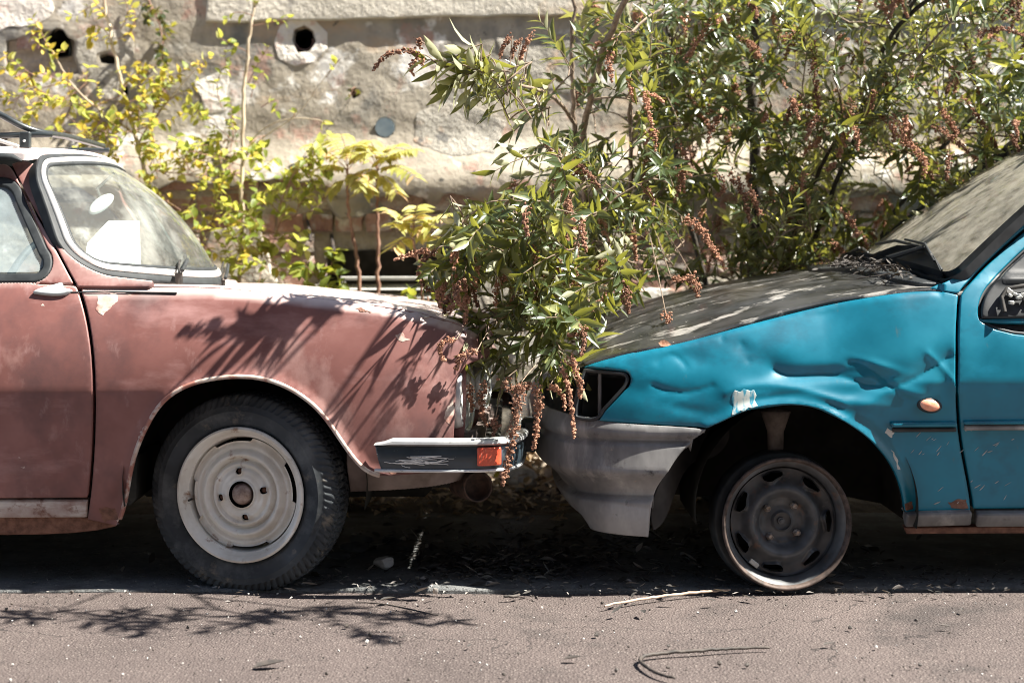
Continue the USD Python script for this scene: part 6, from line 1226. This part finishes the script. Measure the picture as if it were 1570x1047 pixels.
s = thing("wall_seedling", "tiny seedling rooted in a small hole of the plaster", "seedling", v3[0]); P.out(s, M["ytwig"], M["vleaf"], M["ytwig"])
# low growth at the foot of the wall, seen under the bumpers
M["dryleaf"] = leafmat("pale_dry_leaf", (0.36, 0.27, 0.18), (0.66, 0.57, 0.45), (0.55, 0.47, 0.37), (0.35, 0.22, 0.08), 0.2, rough=0.8, spec=0.15, yellow=(0.45, 0.40, 0.08))
for k, (px, n, lab) in enumerate(((815, 46, "pale weed clump in sun seen between the two bumpers"), (705, 22, "low weed clump seen in the gloom under the red bumper"), (900, 40, "weed clump in sun behind the blue bumper's lower corner"))):
    P = Plant(50 + k); y = 1.70
    for j in range(5): P.stem([W(px + 14 * j - 30, 752, y), W(px + 22 * j - 45, 722, y - .02), W(px + 30 * j - 60, 690, y)], 0.003, 0.0015, 5)
    bush(P, [(px - 60, 762), (px + 62, 762), (px + 60, 700), (px, 670), (px - 50, 705)], n, (1.64, 1.80), ls=(.035, .06), tw=(.04, .09), drift=(0, -.3, .2))
    s = thing("weed", lab, "weed", W(px, 752, y) * [1, 1, 0]); P.out(s, M["ytwig"], M["dryleaf"], M["ytwig"], top=200)
# ================================================================ SMALL THINGS ON THE GROUND
g = np.random.default_rng(77)
def G(px, py):
    d = HC * FP / (py - PY0); return np.array([(px - 785) * d / FP, d - DC, 0.008 if d - DC > 0.03 else 0.0])
def rock(c, s, seed, flat=0.7):
    m = trimesh.creation.icosphere(3); v = np.array(m.vertices); v = v * (0.72 + 0.55 * meshkit.fbm(v * 1.7 + seed, 3, seed))[:, None]
    for k in range(7):
        n = unit(np.random.default_rng(seed + k).normal(size=3)); dd = v @ n; v = v - n * np.maximum(dd - 0.72, 0)[:, None]
    v = v * np.asarray(s) ; v[:, 2] -= v[:, 2].min(); return v + np.asarray(c), np.array(m.faces)
solo("rubble_stone", rock(G(588, 876), (0.032, 0.024, 0.020), 3), M["stone"], "pale broken stone lying beside the red coupe's front tyre", "stone", smooth=25)
solo("rubble_stone", rock(W(800, 735, 1.60) * [1, 1, 0] + [0.0, 0.0, 0.03], (0.06, 0.05, 0.055), 9), M["stone"], "pale rubble lump among weeds between the two bumpers", "stone", smooth=25)
for i, (px, py, s) in enumerate(((545, 850, .05), (520, 862, .04), (620, 850, .03), (600, 838, .035), (555, 838, .045))):
    solo("rubble_stone", rock(G(px, py), (s, s * .7, s * .35), 20 + i), mat(f"grimy_stone_{'abcde'[i]}", two((0.04, 0.04, 0.04), (0.11, 0.11, 0.105)), 20, rough=0.9), ["flat dark slab of rubble just behind the red coupe's front tyre", "small dark rubble piece touching the rear of the slab by the tyre", "dark rubble chip right of the tyre, nearest the leaf litter", "dark rubble chip farthest under the red nose", "dark flat rubble in shade left of the pale stone"][i], "stone", smooth=25)
M["drytwig"] = mat("dry_stick", two((0.30, 0.22, 0.16), (0.48, 0.38, 0.30)), 50, rough=0.85)
M["darkstrip"] = mat("dark_brown_strip", two((0.025, 0.022, 0.02), (0.075, 0.06, 0.05)), 50, rough=0.7)
def stick(pts, r, m, lab, cat="twig", sides=7):
    p = np.array([G(*a) for a in pts]); p[:, 2] = r * 0.9 + 0.002; q = spl(p, 8); q[:, 2] += np.abs(g.normal(0, r * 0.25, len(q)))
    rr = r * (0.6 + 0.5 * np.sin(np.pi * (0.1 + 0.8 * np.linspace(0, 1, len(q))))) * g.uniform(.9, 1.1, len(q))
    return solo("twig", tube(q, rr, sides), m, lab, cat, smooth=True)
stick([(927, 932), (980, 922), (1032, 915), (1080, 910), (1120, 907)], 0.0036, M["drytwig"], "pale dry stick lying along the shadow edge before the bare wheel")
stick([(1035, 1043), (1005, 1034), (985, 1021), (982, 1013), (1000, 1007), (1060, 1002), (1120, 998), (1180, 996)], 0.0042, M["darkstrip"], "hooked dark strip of bark lying on the sunlit road", "bark strip")
stick([(545, 926), (600, 930), (650, 941), (672, 945)], 0.0020, M["darkstrip"], "thin dark twig among the leaf shadows on the road")
stick([(772, 918), (790, 917), (796, 915)], 0.0045, M["darkstrip"], "short dark stub of wood at the shadow edge between the cars")
# single fallen leaves on the sunlit road
for (px, py, an, L, lab) in ((413, 1023, 14, .075, "dark curled leaf on the road in the foreground, farthest left"), (620, 979, 25, .022, "tiny dark leaf on the road below the leaf shadows"), (878, 1012, 0, .045, "flat brown leaf on the road left of the hooked bark strip"), (1475, 937, 80, .026, "tiny dark leaf nearest the shadow edge under the blue sill"), (1448, 962, 170, .030, "dark leaf on the road at the right, below the blue door"), (1270, 990, 20, .03, "dark leaf crumb on the road right of the bark strip"), (720, 992, 60, .02, "small dark speck of leaf on the road near the middle")):
    c = G(px, py); a = math.radians(an); d = np.array([[math.cos(a), math.sin(a), 0.05]])
    A = leaves(np.array([c + [0, 0, .004]]) - d * L / 2, d, np.array([[0.1, -.1, 1.0]]), [L], [L * .36], [-.12], .3, "ovate")[0]
    solo("fallen_leaf", (A, LF), M["darkstrip"], lab, "leaf", smooth=True)
# leaf litter between the cars and under the blue nose
def litter(n, cx, cy, sx, sy, hgt, ls, name, m, seed):
    r = np.random.default_rng(seed)
    x = cx + r.normal(0, sx, n); y = cy + r.normal(0, sy, n); h = hgt * np.exp(-((x - cx) / (1.3 * sx)) ** 2 - ((y - cy) / (1.3 * sy)) ** 2)
    b = np.stack([x, y, 0.010 + h * r.random(n)], 1); a = r.uniform(0, 6.28, n); d = np.stack([np.cos(a), np.sin(a), r.normal(.05, .25, n)], 1); L = r.uniform(*ls, n)
    A = leaves(b, d, np.stack([r.normal(0, .5, n), r.normal(-.15, .5, n), np.ones(n)], 1), L, L * r.uniform(.2, .42, n), r.uniform(-.3, .35, n), .25); A[..., 2] = np.maximum(A[..., 2], 0.007)
    return solo(name, join_leaves(A), m, kind="stuff", smooth=True)
M["litter"] = leafmat("dead_leaf_litter", (0.04, 0.038, 0.036), (0.30, 0.28, 0.26), (0.42, 0.40, 0.37), (0.1, 0.07, 0.03), 0.1, rough=0.8, spec=0.2, yellow=(0.42, 0.41, 0.38))
c = G(775, 868)
litter(900, c[0], c[1], 0.11, 0.09, 0.035, (0.018, 0.055), "leaf_litter", M["litter"], 5)
litter(700, 0.25, 0.55, 0.55, 0.30, 0.02, (0.02, 0.06), "leaf_litter", M["litter"], 6)
litter(620, 0.05, 1.50, 0.5, 0.16, 0.10, (0.03, 0.07), "leaf_litter", M["dryleaf"], 7)
litter(260, 1.35, 0.15, 0.5, 0.10, 0.006, (0.01, 0.03), "leaf_litter", M["litter"], 8)
litter(160, -0.35, 0.10, 0.5, 0.09, 0.006, (0.01, 0.025), "leaf_litter", M["litter"], 9)
# grit
n = 900; x = g.uniform(-1.5, 1.6, n); y = g.uniform(-0.95, 0.35, n); s = g.uniform(0.0010, 0.0032, n) * (1 + 1.2 * (g.random(n) > 0.95))
v = (OV[None] * s[:, None, None] * g.uniform(.5, 1.3, (n, 12, 1))) + np.stack([x, y, s * 0.5], 1)[:, None]
dk = g.random(n) < 0.75
for nm, sel, m in (("dark_grit", dk, M["darkstrip"]), ("pale_grit", ~dk, M["stone"])):
    k = sel.sum(); solo(nm, (v[sel].reshape(-1, 3), (OF[None] + (np.arange(k) * 12)[:, None, None]).reshape(-1, 3)), m, kind="stuff")
M["blackleaf"] = leafmat("blackened_dead_leaf", (0.012, 0.011, 0.010), (0.05, 0.043, 0.038), (0.09, 0.08, 0.07), (0.05, 0.03, 0.01), 0.05, rough=0.7, yellow=(0.35, 0.33, 0.30))
# dead leaves caught on the blue car at the foot of its windscreen
r = np.random.default_rng(91); n = 260
yy = r.uniform(0.16, 0.75, n) ; xx = 1.16 - 0.10 * (1 - np.abs(2 * (yy - 0.1) / 1.4 - 1) ** 2.2) + r.normal(0, 0.035, n)
b = np.stack([xx, yy, zbB(np.minimum(xx, 1.2), yy) + 0.010 + 0.03 * r.random(n)], 1); a = r.uniform(0, 6.28, n); L = r.uniform(.012, .036, n)
A = leaves(b, np.stack([np.cos(a), np.sin(a), r.normal(.1, .4, n)], 1), np.stack([r.normal(0, .6, n), r.normal(-.2, .6, n), np.ones(n)], 1), L, L * r.uniform(.2, .4, n), r.uniform(-.3, .35, n), .25)
solo("dead_leaves", join_leaves(A), M["blackleaf"], kind="stuff", smooth=True)
tw = [tube(bez(np.array([1.02, yq, float(zbB(1.02, yq)) + .02]), np.array([1.02 + r.normal(.08, .05), yq + r.normal(0, .1), float(zbB(1.05, yq)) + .03]), r.normal(0, .012, 3), 5), .0022, 4) for yq in r.uniform(.2, .8, 9)]
solo("dead_twigs", cat_(*tw), M["darkstrip"], kind="stuff")
c = pxz([(1020, 527)], yB)[0]
lm = (leaves(np.array([[c[0] - .018, float(yBf(*c)) - .006, c[1] + .002]]), np.array([[1.0, -.1, -.1]]), np.array([[0, -1.0, .3]]), [.036], [.020], [.1], .15, "ovate")[0], LF)
solo("fallen_leaf", lm, M["head"], "reddish dry leaf stuck on the blue wing just under the bonnet edge", "leaf", smooth=True)
